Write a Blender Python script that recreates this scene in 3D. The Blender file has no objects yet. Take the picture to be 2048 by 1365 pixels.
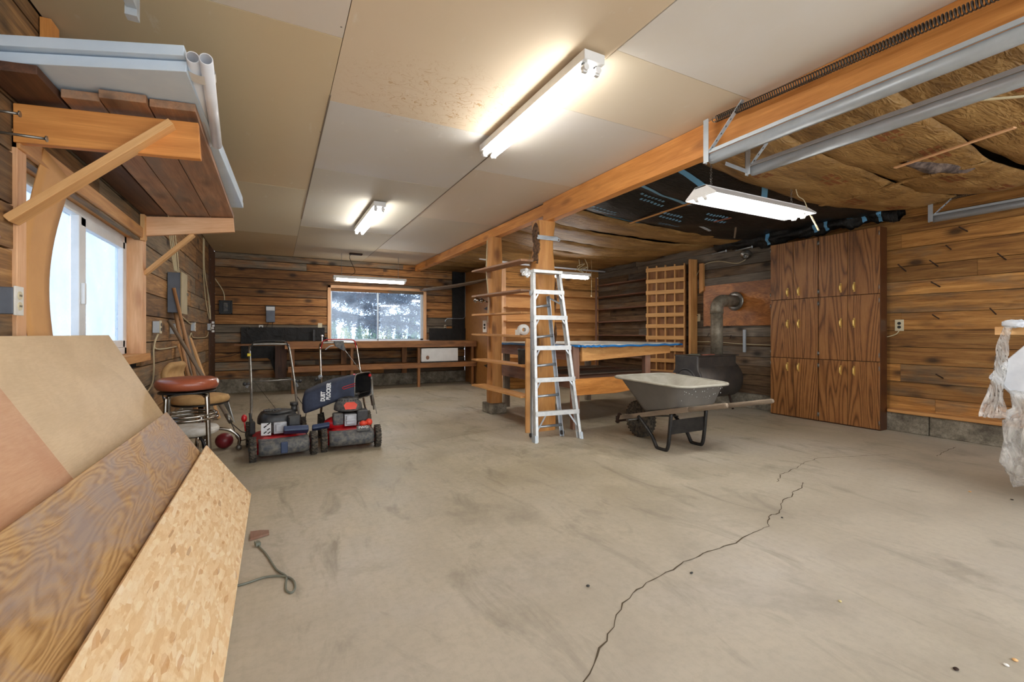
import bpy, bmesh, math, random
from mathutils import Vector, Matrix, Euler, noise as mnoise
random.seed(7)
S = bpy.context.scene
COL = S.collection
# ------------------------------------------------------------------ camera, daylight, exposure
CAM_H, FPX, YAW = 1.07, 910.0, math.radians(27.5)
cam_d = bpy.data.cameras.new('camera'); cam = bpy.data.objects.new('camera', cam_d); COL.objects.link(cam)
cam.location = (0, 0, CAM_H); cam.rotation_euler = (math.radians(90), 0, -YAW)
cam_d.sensor_width = 36; cam_d.lens = FPX * 36 / 2048; cam_d.shift_y = -14.5 / 2048; cam_d.clip_start = .02
S.camera = cam
S.view_settings.view_transform = 'Standard'; S.view_settings.look = 'None'
S.view_settings.gamma = 1; S.view_settings.use_curve_mapping = False
S.view_settings.exposure = 1.45
W = bpy.data.worlds.new('sky'); S.world = W; W.use_nodes = True
bg = W.node_tree.nodes['Background']; bg.inputs[0].default_value = (.90, .95, 1, 1); bg.inputs[1].default_value = 1.35
TUBE_STRENGTH = 16.0
try:
    S.cycles.max_bounces = 8; S.cycles.diffuse_bounces = 5; S.cycles.sample_clamp_indirect = 6
except Exception: pass

def at(u, v, X=None, Y=None, Z=None):
    """room point seen in direction (u, v) that lies on a given plane of the room"""
    r = (u - 1024) / FPX; up = (668 - v) / FPX; c, s = math.cos(YAW), math.sin(YAW)
    dx, dy = r * c + s, -r * s + c
    d = X / dx if X is not None else (Y / dy if Y is not None else (Z - CAM_H) / up)
    return Vector((dx * d, dy * d, CAM_H + up * d))

# ------------------------------------------------------------------ materials
def srgb(r, g, b):
    f = lambda c: ((c / 255 + .055) / 1.055) ** 2.4 if c / 255 > .04045 else c / 255 / 12.92
    return (f(r), f(g), f(b), 1)
def newmat(name):
    m = bpy.data.materials.new(name); m.use_nodes = True; nt = m.node_tree
    return m, nt, nt.nodes['Principled BSDF']
def N(nt, t, **k):
    n = nt.nodes.new(t)
    for a, v in k.items(): setattr(n, a, v)
    return n
def ramp(nt, fac, stops):
    n = N(nt, 'ShaderNodeValToRGB'); e = n.color_ramp.elements
    e[0].position, e[0].color = stops[0]; e[1].position, e[1].color = stops[-1]
    for p, c in stops[1:-1]:
        x = e.new(p); x.color = c
    nt.links.new(fac, n.inputs[0]); return n.outputs[0]
def noise(nt, vec, scale=5, detail=4, rough=.55, dist=0):
    n = N(nt, 'ShaderNodeTexNoise'); n.inputs['Scale'].default_value = scale; n.inputs['Detail'].default_value = detail
    n.inputs['Roughness'].default_value = rough; n.inputs['Distortion'].default_value = dist
    nt.links.new(vec, n.inputs['Vector']); return n.outputs[0]
def mapping(nt, vec, scale=(1, 1, 1), loc=(0, 0, 0), rot=(0, 0, 0)):
    n = N(nt, 'ShaderNodeMapping'); n.inputs['Scale'].default_value = scale; n.inputs['Location'].default_value = loc
    n.inputs['Rotation'].default_value = rot
    nt.links.new(vec, n.inputs['Vector']); return n.outputs[0]
def mixc(nt, fac, a, b, mode='MIX'):
    n = N(nt, 'ShaderNodeMix', data_type='RGBA', blend_type=mode)
    for sock, v in ((n.inputs[0], fac), (n.inputs[6], a), (n.inputs[7], b)):
        if isinstance(v, (int, float)): sock.default_value = v
        elif isinstance(v, tuple): sock.default_value = v
        else: nt.links.new(v, sock)
    return n.outputs[2]
def math_(nt, op, a, b=0.0, c=None):
    n = N(nt, 'ShaderNodeMath', operation=op)
    for i, v in enumerate((a, b, c)):
        if v is None: continue
        if isinstance(v, (int, float)): n.inputs[i].default_value = v
        else: nt.links.new(v, n.inputs[i])
    return n.outputs[0]
def bump(nt, bsdf, h, strength=.3, dist=.01):
    n = N(nt, 'ShaderNodeBump'); n.inputs['Strength'].default_value = strength; n.inputs['Distance'].default_value = dist
    nt.links.new(h, n.inputs['Height']); nt.links.new(n.outputs[0], bsdf.inputs['Normal'])
def attr(nt, name, out='Vector'):
    n = N(nt, 'ShaderNodeAttribute', attribute_name=name); return n.outputs[out]
def objco(nt):
    return N(nt, 'ShaderNodeTexCoord').outputs['Object']

def plain(name, c, rough=.5, metal=0, spot=None, amt=.3, scale=8, bumpy=0, coat=0):
    m, nt, b = newmat(name)
    b.inputs['Roughness'].default_value = rough; b.inputs['Metallic'].default_value = metal
    b.inputs['Coat Weight'].default_value = coat
    c = srgb(*c)
    v = objco(nt); n = noise(nt, v, scale, 5, .6)
    d = srgb(*spot) if spot else tuple(x * .72 for x in c[:3]) + (1,)
    f = ramp(nt, n, [(.38, (0, 0, 0, 1)), (.68, (amt * 2, amt * 2, amt * 2, 1))])
    nt.links.new(mixc(nt, f, c, d), b.inputs['Base Color'])
    if bumpy: bump(nt, b, noise(nt, v, scale * 6, 4), bumpy, .004)
    return m
def wood(name, dark, light, knot=None, knots=.5, rough=.6, grain=1.0, weather=None, wamt=0):
    """grain runs along the x of the stored board coordinate"""
    m, nt, b = newmat(name); b.inputs['Roughness'].default_value = rough
    g = attr(nt, 'gc')
    n1 = noise(nt, mapping(nt, g, (1.1, 14 * grain, 14 * grain)), 1.6, 6, .6, .6)
    n2 = noise(nt, mapping(nt, g, (3.5, 90 * grain, 90 * grain)), 1.5, 3, .7)
    n3 = noise(nt, mapping(nt, g, (1.2, 2, 2)), 1.4, 2)
    f = math_(nt, 'ADD', math_(nt, 'MULTIPLY', n1, .6), math_(nt, 'MULTIPLY', n2, .25))
    f = math_(nt, 'ADD', f, math_(nt, 'MULTIPLY', n3, .25))
    base = ramp(nt, f, [(.36, srgb(*dark)), (.53, srgb(*[(a + c) / 2 for a, c in zip(dark, light)])), (.7, srgb(*light))])
    if weather:
        wf = ramp(nt, noise(nt, mapping(nt, g, (1.3, 5, 5)), 1.5, 5, .65), [(.45, (0, 0, 0, 1)), (.65, (wamt, wamt, wamt, 1))])
        base = mixc(nt, wf, base, srgb(*weather))
    if knots:
        vo = N(nt, 'ShaderNodeTexVoronoi'); vo.inputs['Scale'].default_value = 1.0
        dv = N(nt, 'ShaderNodeVectorMath', operation='ADD')
        nn = N(nt, 'ShaderNodeTexNoise'); nn.inputs['Scale'].default_value = 9; nt.links.new(g, nn.inputs['Vector'])
        sc = N(nt, 'ShaderNodeVectorMath', operation='SCALE'); sc.inputs['Scale'].default_value = .12
        nt.links.new(nn.outputs[1], sc.inputs[0]); nt.links.new(mapping(nt, g, (2.2, 6.5, 6.5)), dv.inputs[0]); nt.links.new(sc.outputs[0], dv.inputs[1])
        nt.links.new(dv.outputs[0], vo.inputs['Vector'])
        kf = ramp(nt, vo.outputs['Distance'], [(.09, (knots, knots, knots, 1)), (.27, (0, 0, 0, 1))])
        base = mixc(nt, kf, base, srgb(*(knot or [x * .4 for x in dark])))
    nt.links.new(base, b.inputs['Base Color']); bump(nt, b, f, .25, .004)
    return m
def planks(name, warm, gold, grey, dark, bias=.5):
    """old board wall; attribute tint.r chooses weathered grey or warm timber per board, tint.b its lightness"""
    m, nt, b = newmat(name); b.inputs['Roughness'].default_value = .72
    g = attr(nt, 'gc'); t = attr(nt, 'tint', 'Color'); sp = N(nt, 'ShaderNodeSeparateColor'); nt.links.new(t, sp.inputs[0])
    n1 = noise(nt, mapping(nt, g, (1.0, 13, 13)), 1.7, 7, .62, .8)
    n2 = noise(nt, mapping(nt, g, (2.6, 70, 70)), 1.5, 4, .7)
    n3 = noise(nt, mapping(nt, g, (.9, 3, 3)), 1.7, 4, .6)
    f = math_(nt, 'ADD', math_(nt, 'MULTIPLY', n1, .62), math_(nt, 'MULTIPLY', n2, .38))
    wcol = ramp(nt, f, [(.33, srgb(*dark)), (.5, srgb(*warm)), (.68, srgb(*gold))])
    gcol = ramp(nt, f, [(.3, srgb(*[x * .45 for x in grey])), (.52, srgb(*[x * .8 for x in grey])), (.72, srgb(*grey))])
    wf = math_(nt, 'ADD', sp.outputs[0], math_(nt, 'MULTIPLY_ADD', n3, 1.6, -.8))
    wf2 = ramp(nt, wf, [(.35, (0, 0, 0, 1)), (.75, (1, 1, 1, 1))])
    base = mixc(nt, wf2, wcol, gcol)
    vo = N(nt, 'ShaderNodeTexVoronoi'); vo.inputs['Scale'].default_value = 1
    nt.links.new(mapping(nt, g, (2.6, 5, 5)), vo.inputs['Vector'])
    kf = ramp(nt, vo.outputs['Distance'], [(.10, (.85, .85, .85, 1)), (.2, (.35, .35, .35, 1)), (.3, (0, 0, 0, 1))])
    base = mixc(nt, kf, base, srgb(*[x * .45 for x in dark]))
    sm = ramp(nt, noise(nt, mapping(nt, g, (1.5, 9, 9)), 2.3, 5, .7), [(.56, (0, 0, 0, 1)), (.74, (.5, .5, .5, 1))])
    base = mixc(nt, sm, base, srgb(*[x * .6 for x in dark]))
    br = N(nt, 'ShaderNodeHueSaturation'); nt.links.new(base, br.inputs['Color']); nt.links.new(sp.outputs[2], br.inputs['Value'])
    nt.links.new(br.outputs[0], b.inputs['Base Color']); bump(nt, b, f, .5, .008)
    return m

def M_floor():
    m, nt, b = newmat('concrete_floor'); v = objco(nt)
    big = noise(nt, v, .55, 5, .6, .4); mid = noise(nt, v, 2.2, 7, .65, .6); fine = noise(nt, v, 30, 6, .7)
    st = noise(nt, mapping(nt, v, (2.2, .8, 1), rot=(0, 0, .5)), 1.6, 8, .68, 1.2)
    c = ramp(nt, big, [(.3, srgb(150, 138, 110)), (.5, srgb(172, 162, 140)), (.72, srgb(190, 183, 170))])
    c = mixc(nt, ramp(nt, mid, [(.42, (0, 0, 0, 1)), (.7, (.5, .5, .5, 1))]), c, srgb(198, 186, 160))
    c = mixc(nt, ramp(nt, st, [(.54, (0, 0, 0, 1)), (.7, (.75, .75, .75, 1))]), c, srgb(112, 102, 78))
    blot = noise(nt, v, 1.3, 9, .7, .3)
    c = mixc(nt, ramp(nt, blot, [(.54, (0, 0, 0, 1)), (.68, (.7, .7, .7, 1))]), c, srgb(122, 113, 92))
    sw = noise(nt, mapping(nt, v, (14, 1.6, 1), rot=(0, 0, .9)), 1.5, 6, .7)
    c = mixc(nt, ramp(nt, sw, [(.45, (0, 0, 0, 1)), (.75, (.35, .35, .35, 1))]), c, srgb(150, 136, 112))
    c = mixc(nt, ramp(nt, fine, [(.3, (.3, .3, .3, 1)), (.55, (0, 0, 0, 1))]), c, srgb(120, 108, 88))
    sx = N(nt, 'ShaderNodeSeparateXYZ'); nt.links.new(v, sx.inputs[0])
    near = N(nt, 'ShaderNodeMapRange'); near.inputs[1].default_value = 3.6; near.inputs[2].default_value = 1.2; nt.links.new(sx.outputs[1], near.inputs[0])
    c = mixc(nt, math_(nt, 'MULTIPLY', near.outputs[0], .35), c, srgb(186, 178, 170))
    nt.links.new(c, b.inputs['Base Color'])
    nt.links.new(ramp(nt, mid, [(.3, (.42, .42, .42, 1)), (.7, (.62, .62, .62, 1))]), b.inputs['Roughness'])
    bump(nt, b, math_(nt, 'ADD', math_(nt, 'MULTIPLY', fine, .3), mid), .12, .01)
    return m
def M_curb():
    m, nt, b = newmat('rough_concrete'); v = objco(nt); b.inputs['Roughness'].default_value = .9
    f = noise(nt, v, 6, 8, .75); g = noise(nt, v, 60, 4, .8)
    c = ramp(nt, f, [(.35, srgb(92, 84, 72)), (.5, srgb(136, 128, 112)), (.66, srgb(176, 168, 150))])
    c = mixc(nt, ramp(nt, g, [(.3, (.7, .7, .7, 1)), (.5, (0, 0, 0, 1))]), c, srgb(70, 66, 60))
    nt.links.new(c, b.inputs['Base Color']); bump(nt, b, g, .5, .01); return m
def M_ceiling():
    m, nt, b = newmat('ceiling_board'); v = objco(nt); b.inputs['Roughness'].default_value = .7
    t = attr(nt, 'tint', 'Color')
    n = noise(nt, v, 1.3, 5, .6); c = mixc(nt, ramp(nt, n, [(.35, (0, 0, 0, 1)), (.7, (.28, .28, .28, 1))]), t, srgb(214, 196, 160))
    n2 = noise(nt, mapping(nt, v, (3, 1, 1)), 3.5, 6, .7)
    c = mixc(nt, ramp(nt, n2, [(.62, (0, 0, 0, 1)), (.72, (.35, .35, .35, 1))]), c, srgb(238, 232, 222))
    # water-stain rings, centred near one sheet
    sx = N(nt, 'ShaderNodeSeparateXYZ'); nt.links.new(v, sx.inputs[0])
    gx = math_(nt, 'SUBTRACT', sx.outputs[0], .95); gy = math_(nt, 'SUBTRACT', sx.outputs[1], 2.75)
    rr = math_(nt, 'SQRT', math_(nt, 'ADD', math_(nt, 'MULTIPLY', math_(nt, 'POWER', gx, 2), 1.3), math_(nt, 'MULTIPLY', math_(nt, 'POWER', gy, 2), 3)))
    mask = ramp(nt, rr, [(.15, (1, 1, 1, 1)), (.85, (0, 0, 0, 1))])
    rn = noise(nt, mapping(nt, v, (1, 1.4, 1)), 11, 2, .5, .5)
    ring = ramp(nt, rn, [(.55, (0, 0, 0, 1)), (.57, (1, 1, 1, 1)), (.585, (0, 0, 0, 1))])
    ring2 = ramp(nt, rn, [(.46, (0, 0, 0, 1)), (.47, (.5, .5, .5, 1)), (.485, (0, 0, 0, 1))])
    c = mixc(nt, math_(nt, 'MULTIPLY', mask, math_(nt, 'ADD', ring, ring2)), c, srgb(186, 138, 70))
    vo = N(nt, 'ShaderNodeTexVoronoi'); vo.inputs['Scale'].default_value = 3.3; nt.links.new(v, vo.inputs['Vector'])
    c = mixc(nt, ramp(nt, vo.outputs['Distance'], [(.013, (.8, .8, .8, 1)), (.02, (0, 0, 0, 1))]), c, srgb(70, 62, 52))
    nt.links.new(c, b.inputs['Base Color']); return m
def M_osb():
    m, nt, b = newmat('oriented_strand_board'); b.inputs['Roughness'].default_value = .65; v = attr(nt, 'gc')
    col = None
    wv = noise(nt, v, 6, 3); cols = []
    for k, (rot, sc) in enumerate(((.35, (14, 70, 1)), (-.5, (16, 75, 1)), (1.2, (18, 60, 1)))):
        vo = N(nt, 'ShaderNodeTexVoronoi'); vo.inputs['Scale'].default_value = 1; vo.inputs['Randomness'].default_value = 1
        nt.links.new(mapping(nt, v, sc, (k * 3.1, k, 0), (0, 0, rot)), vo.inputs['Vector'])
        sp = N(nt, 'ShaderNodeSeparateColor'); nt.links.new(vo.outputs['Color'], sp.inputs[0]); cols.append(sp.outputs)
    c0 = ramp(nt, cols[0][0], [(0, srgb(224, 184, 134)), (.4, srgb(232, 198, 150)), (.8, srgb(240, 212, 170)), (1, srgb(246, 224, 190))])
    c1 = ramp(nt, cols[1][0], [(0, srgb(228, 190, 140)), (.45, srgb(238, 206, 160)), (1, srgb(246, 224, 186))])
    c = mixc(nt, ramp(nt, noise(nt, v, 14, 4), [(.45, (0, 0, 0, 1)), (.55, (1, 1, 1, 1))]), c0, c1)
    c = mixc(nt, ramp(nt, cols[2][1], [(.965, (0, 0, 0, 1)), (.97, (.6, .6, .6, 1))]), c, srgb(200, 142, 84))
    c = mixc(nt, ramp(nt, cols[0][2], [(.985, (0, 0, 0, 1)), (.99, (.5, .5, .5, 1))]), c, srgb(160, 104, 62))
    n2 = noise(nt, mapping(nt, v, (20, 110, 1), rot=(0, 0, .35)), 2, 4, .7)
    c = mixc(nt, ramp(nt, n2, [(.5, (0, 0, 0, 1)), (.72, (.35, .35, .35, 1))]), c, srgb(212, 164, 108))
    nt.links.new(c, b.inputs['Base Color']); bump(nt, b, cols[0][0], .1, .002); return m
def M_figured(name, dark, mid, light, rot=.0, stain=None, samt=.6, sx=1, contrast=1):
    """rotary-cut plywood face: contour-like figure"""
    m, nt, b = newmat(name); b.inputs['Roughness'].default_value = .45; v = attr(nt, 'gc')
    n = noise(nt, mapping(nt, v, (.8 * sx, 4.5, 1)), 1.2, 3, .45, .35)
    w = math_(nt, 'SINE', math_(nt, 'MULTIPLY', n, 170.0))
    w2 = noise(nt, mapping(nt, v, (8, 90, 1)), 2, 3, .7)
    f = math_(nt, 'ADD', math_(nt, 'MULTIPLY_ADD', w, .13 * contrast, .5), math_(nt, 'MULTIPLY_ADD', w2, .5, -.25))
    c = ramp(nt, f, [(.25, srgb(*dark)), (.5, srgb(*mid)), (.78, srgb(*light))])
    if stain:
        s = noise(nt, mapping(nt, v, (1.5, 2.5, 1)), 1.8, 7, .68, .5)
        c = mixc(nt, ramp(nt, s, [(.42, (0, 0, 0, 1)), (.62, (samt, samt, samt, 1))]), c, srgb(*stain))
    nt.links.new(c, b.inputs['Base Color']); bump(nt, b, f, .1, .002); return m
def M_veneer():
    m, nt, b = newmat('walnut_veneer'); b.inputs['Roughness'].default_value = .38; v = attr(nt, 'gc')
    n = noise(nt, mapping(nt, v, (.42, 4.6, 4.6)), 1.15, 1, .3, .2)
    w = math_(nt, 'SINE', math_(nt, 'MULTIPLY', n, 95.0))
    w = math_(nt, 'POWER', math_(nt, 'MULTIPLY_ADD', w, .5, .5), .45)
    w = math_(nt, 'MULTIPLY_ADD', w, 2.0, -1.3)
    fine = noise(nt, mapping(nt, v, (6, 260, 260)), 1.5, 3, .7)
    f = math_(nt, 'ADD', math_(nt, 'MULTIPLY_ADD', w, .12, .44), math_(nt, 'MULTIPLY_ADD', fine, .6, -.28))
    c = ramp(nt, f, [(.27, srgb(76, 44, 20)), (.45, srgb(138, 90, 48)), (.64, srgb(168, 118, 68))])
    nt.links.new(c, b.inputs['Base Color']); return m
def M_kraft():
    m, nt, b = newmat('kraft_paper'); b.inputs['Roughness'].default_value = .55; v = objco(nt)
    n = noise(nt, mapping(nt, v, (1, 3, 1)), 2.2, 7, .65, .8); n2 = noise(nt, mapping(nt, v, (3, 1, 1)), 7, 4, .6, 2)
    c = ramp(nt, n, [(.32, srgb(112, 80, 38)), (.5, srgb(150, 112, 60)), (.7, srgb(180, 142, 86))])
    c = mixc(nt, ramp(nt, n2, [(.6, (0, 0, 0, 1)), (.75, (.35, .35, .35, 1))]), c, srgb(120, 78, 36))
    nt.links.new(c, b.inputs['Base Color'])
    wr = noise(nt, mapping(nt, v, (2.5, 9, 1), rot=(0, 0, .5)), 2.2, 3, .5, 2.2)
    bump(nt, b, math_(nt, 'ADD', wr, math_(nt, 'MULTIPLY', n2, .5)), .6, .04); return m
def M_blackfilm():
    m, nt, b = newmat('black_film'); b.inputs['Specular IOR Level'].default_value = .3; b.inputs['Roughness'].default_value = .5; v = objco(nt)
    n = noise(nt, v, 5, 6, .7, 1)
    nt.links.new(ramp(nt, n, [(.3, srgb(17, 16, 15)), (.6, srgb(30, 28, 25)), (.8, srgb(50, 46, 40))]), b.inputs['Base Color'])
    bump(nt, b, noise(nt, mapping(nt, v, (2, 6, 2)), 3, 5, .6, 1.5), .6, .03); return m
def M_emit(name, c, s):
    m = bpy.data.materials.new(name); m.use_nodes = True; nt = m.node_tree; nt.nodes.clear()
    e = N(nt, 'ShaderNodeEmission'); e.inputs[0].default_value = (*c, 1); e.inputs[1].default_value = s
    o = N(nt, 'ShaderNodeOutputMaterial'); nt.links.new(e.outputs[0], o.inputs[0]); return m
def M_glass(name, haze=.12, hc=(.8, .88, 1), gloss=.06, tint=(.74, .84, .96)):
    m = bpy.data.materials.new(name); m.use_nodes = True; nt = m.node_tree; nt.nodes.clear()
    tr = N(nt, 'ShaderNodeBsdfTransparent'); tr.inputs[0].default_value = (*tint, 1)
    gl = N(nt, 'ShaderNodeBsdfGlossy'); gl.inputs['Roughness'].default_value = .05
    df = N(nt, 'ShaderNodeBsdfTranslucent'); df.inputs[0].default_value = (*hc, 1)
    a = N(nt, 'ShaderNodeMixShader'); a.inputs[0].default_value = haze
    n = noise(nt, objco(nt), 4, 6, .7)
    nt.links.new(ramp(nt, n, [(.3, (haze * .5,) * 3 + (1,)), (.7, (haze * 1.6,) * 3 + (1,))]), a.inputs[0])
    bm_ = N(nt, 'ShaderNodeMixShader'); bm_.inputs[0].default_value = gloss
    nt.links.new(tr.outputs[0], a.inputs[1]); nt.links.new(df.outputs[0], a.inputs[2])
    nt.links.new(a.outputs[0], bm_.inputs[1]); nt.links.new(gl.outputs[0], bm_.inputs[2])
    o = N(nt, 'ShaderNodeOutputMaterial'); nt.links.new(bm_.outputs[0], o.inputs[0]); return m
def M_poly():
    m, nt, b = newmat('clear_film'); b.inputs['Base Color'].default_value = (.95, .95, .93, 1)
    b.inputs['Roughness'].default_value = .12; b.inputs['Transmission Weight'].default_value = .0; b.inputs['Alpha'].default_value = .42
    v = objco(nt)
    wr = noise(nt, mapping(nt, v, (1, 1, .6)), 8, 4, .6, 2.2)
    nt.links.new(ramp(nt, wr, [(.4, (.28,) * 3 + (1,)), (.65, (.8,) * 3 + (1,))]), b.inputs['Alpha'])
    b.inputs['Specular IOR Level'].default_value = 1.0
    bump(nt, b, wr, 1, .03); return m

MT = dict(
    floor=M_floor(), curb=M_curb(), ceil=M_ceiling(), osb=M_osb(), veneer=M_veneer(), kraft=M_kraft(), film=M_blackfilm(), poly=M_poly(),
    redprint=plain('faded_red_print', (140, 78, 40), .7),
    wallgap=wood('rough_backing', (120, 76, 40), (176, 124, 74), weather=(128, 88, 62), wamt=.5),
    wall_back=planks('old_planks_back', (146, 98, 50), (190, 140, 80), (146, 130, 108), (84, 52, 28)),
    wall_left=planks('old_planks_left', (142, 102, 58), (188, 146, 92), (150, 128, 98), (88, 62, 36)),
    wall_right=planks('old_planks_right', (168, 116, 56), (208, 156, 88), (150, 128, 98), (104, 64, 30)),
    wall_grey=planks('old_logs_grey', (118, 92, 66), (152, 122, 84), (152, 138, 120), (62, 46, 32)),
    shelfw=wood('old_shelf_boards', (124, 84, 56), (190, 142, 104), weather=(120, 104, 88), wamt=.7),
    beam=wood('beam_timber', (184, 114, 48), (230, 160, 84), knot=(120, 62, 24)),
    post=wood('post_timber', (172, 112, 54), (218, 162, 94), knot=(110, 62, 26), knots=.7),
    lumber=wood('new_lumber', (196, 142, 84), (232, 186, 128), knot=(150, 92, 44), knots=.4),
    pink=wood('jamb_lumber', (204, 146, 98), (240, 196, 152), knot=(160, 96, 56), knots=.4, grain=.7),
    fir=wood('fir_boards', (176, 118, 62), (218, 164, 100), knot=(110, 60, 24)),
    bench=wood('bench_timber', (128, 82, 44), (180, 124, 72), weather=(86, 60, 40), wamt=.5),
    lattice=wood('lattice_fir', (190, 134, 72), (224, 172, 108), knots=.2),
    greyw=wood('grey_weathered_wood', (92, 78, 64), (160, 142, 120), weather=(128, 112, 96), wamt=.6, rough=.8),
    redw=wood('table_apron_wood', (104, 66, 46), (160, 116, 92), weather=(132, 108, 94), wamt=.6),
    darkw=wood('dark_plank', (54, 34, 24), (110, 72, 48), weather=(70, 56, 46), wamt=.5),
    handle=wood('tool_handle_wood', (140, 96, 60), (190, 144, 98), knots=0),
    bark=plain('bark', (124, 92, 66), .95, spot=(52, 38, 28), amt=.5, scale=30, bumpy=.8),
    ply_wall=M_figured('plywood_wall', (128, 80, 36), (168, 114, 58), (196, 144, 84), contrast=.5),
    ply_tan=M_figured('tan_sheet', (206, 176, 132), (218, 190, 148), (228, 204, 164), stain=(186, 156, 112), samt=.35, contrast=.25),
    ply_pink=M_figured('pink_plywood', (194, 142, 100), (206, 158, 116), (218, 174, 132), stain=(188, 128, 84), samt=.5, contrast=.3),
    ply_rust=M_figured('rusty_plywood', (142, 100, 52), (184, 142, 88), (206, 168, 114), stain=(156, 142, 138), samt=.75, contrast=1.05),
    ply_scorch=M_figured('scorched_plywood', (120, 66, 26), (186, 116, 54), (210, 148, 82), stain=(84, 46, 22), samt=.6, contrast=.6),
    hardboard=plain('hardboard', (214, 160, 96), .6, spot=(196, 142, 80), scale=4, amt=.3),
    white=plain('white_enamel', (232, 232, 230), .35, spot=(205, 205, 202), amt=.2),
    vinyl=plain('white_vinyl', (236, 238, 238), .4, spot=(214, 216, 214), amt=.2),
    pvc=plain('white_pvc', (232, 234, 238), .3, spot=(214, 216, 222), amt=.2),
    foam=plain('blue_white_foam', (210, 225, 238), .7, spot=(182, 202, 222), amt=.3, scale=3),
    foamedge=plain('foam_edge', (226, 230, 232), .85, spot=(196, 202, 206), amt=.4, scale=40, bumpy=.5),
    galv=plain('galvanised_steel', (184, 192, 198), .42, .3, spot=(150, 160, 168), scale=12, amt=.15),
    steel=plain('worn_steel', (150, 148, 142), .35, .85, spot=(96, 90, 82), scale=14),
    chrome=plain('chrome_tube', (176, 172, 166), .16, 1, spot=(120, 112, 100), scale=12),
    alu=plain('paint_spattered_aluminium', (196, 198, 198), .42, .45, spot=(226, 226, 222), scale=22, amt=.3),
    alu2=plain('bare_aluminium', (182, 186, 190), .32, .7, spot=(150, 154, 158), scale=14),
    iron=plain('cast_iron', (66, 60, 56), .5, .3, spot=(96, 84, 72), scale=7, bumpy=.2),
    ironface=plain('dusty_cast_iron', (96, 94, 94), .5, .3, spot=(122, 118, 112), scale=9, bumpy=.2),
    fluepipe=plain('dusty_stove_pipe', (140, 130, 112), .55, .35, spot=(104, 94, 78), scale=18, amt=.5),
    blackp=plain('black_plastic', (30, 31, 33), .45, spot=(66, 64, 60), scale=16, amt=.4),
    dusty=plain('dusty_black_plastic', (62, 66, 72), .6, spot=(112, 108, 100), scale=26, amt=.55),
    blackm=plain('black_painted_metal', (28, 28, 29), .4, .2, spot=(56, 52, 48), scale=14),
    rubber=plain('tyre_rubber', (40, 38, 36), .85, spot=(98, 88, 74), scale=40, amt=.5, bumpy=.4),
    red=plain('red_paint', (196, 22, 28), .35, spot=(136, 16, 20), coat=.3), orange=plain('orange_plastic', (226, 70, 44), .45),
    bluep=plain('dark_blue_plastic', (34, 50, 82), .4, spot=(60, 74, 100)),
    navy=plain('navy_bag_fabric', (44, 50, 66), .85, spot=(66, 74, 94), scale=9), silver=plain('silver_cover', (178, 180, 184), .4, .4, spot=(130, 130, 132), scale=18),
    vred=plain('brown_vinyl', (158, 84, 56), .33, spot=(132, 64, 42), scale=5, coat=.2),
    gold=plain('gold_fabric', (186, 148, 96), .8, spot=(150, 112, 66), scale=16), offw=plain('off_white_vinyl', (206, 204, 198), .55, spot=(170, 160, 140), scale=14, amt=.4),
    beige=plain('beige_plastic', (218, 206, 172), .5), outlet=plain('outlet_white', (228, 226, 218), .4),
    cable=plain('cream_cable', (206, 190, 152), .6), darkcable=plain('dark_cable', (34, 24, 18), .6), cord=plain('grey_green_cord', (112, 116, 104), .55, spot=(84, 84, 76)),
    brass=plain('brass', (224, 186, 104), .35, .45), panelg=plain('grey_panel_metal', (106, 112, 122), .5, .2, spot=(84, 90, 100)), panelb=plain('tan_panel_metal', (176, 160, 122), .5),
    tub=plain('grey_barrow_tub', (104, 100, 95), .5, spot=(124, 120, 114), scale=5, amt=.25), tubin=plain('dusty_tub_inside', (176, 172, 158), .75, spot=(150, 144, 128), scale=8, amt=.4),
    blue=plain('blue_tarp_edge', (30, 120, 190), .4, spot=(24, 80, 132), scale=10), tarpw=plain('pale_sheet_top', (206, 204, 196), .6, spot=(160, 150, 130), scale=6, amt=.5),
    tape=plain('light_blue_tape', (104, 166, 206), .5), paper=plain('white_paper', (236, 234, 228), .8), knit=plain('yellow_note', (212, 196, 140), .8),
    wrap=plain('white_wrap', (226, 230, 236), .4, spot=(198, 204, 214), scale=6, amt=.4, bumpy=.3), wool=plain('dark_mineral_wool', (122, 104, 92), .95, spot=(64, 52, 48), scale=18, amt=.6, bumpy=1),
    rust=plain('rusty_nail', (58, 40, 30), .7, .4), dark=plain('dark_gap', (20, 15, 11), .95), deck=plain('dark_roof_deck', (62, 44, 28), .95),
    snow=plain('pale_gravel', (206, 210, 214), .95), needles=plain('spruce_needles', (26, 44, 58), .8, spot=(44, 68, 84), scale=4), bark2=plain('grey_bark', (58, 56, 60), .9),
    leafy=plain('yellow_leaves', (176, 164, 84), .9, spot=(120, 140, 84), scale=.3, amt=.6), leafg=plain('green_conifers', (84, 116, 78), .9, spot=(120, 140, 90), scale=.2), paleblue=plain('pale_blue_siding', (176, 200, 226), .8),
    crack=plain('floor_crack_dirt', (84, 72, 54), .95), scrap=plain('slate_scrap', (112, 108, 90), .9, spot=(80, 76, 64)), brick=plain('red_clay', (150, 92, 74), .9),
    tubelight=M_emit('lit_fluorescent_tube', (1, .985, .955), TUBE_STRENGTH), glass=M_glass('window_glass', .06), glass2=M_glass('frosty_window_glass', .3, (.6, .7, .8), .04, (.60, .65, .72)),
    decal=plain('white_print', (226, 228, 228), .6), bluprint=plain('blue_print', (110, 158, 190), .6), deepred=plain('dark_red_knob', (120, 30, 36), .4),
)

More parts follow.
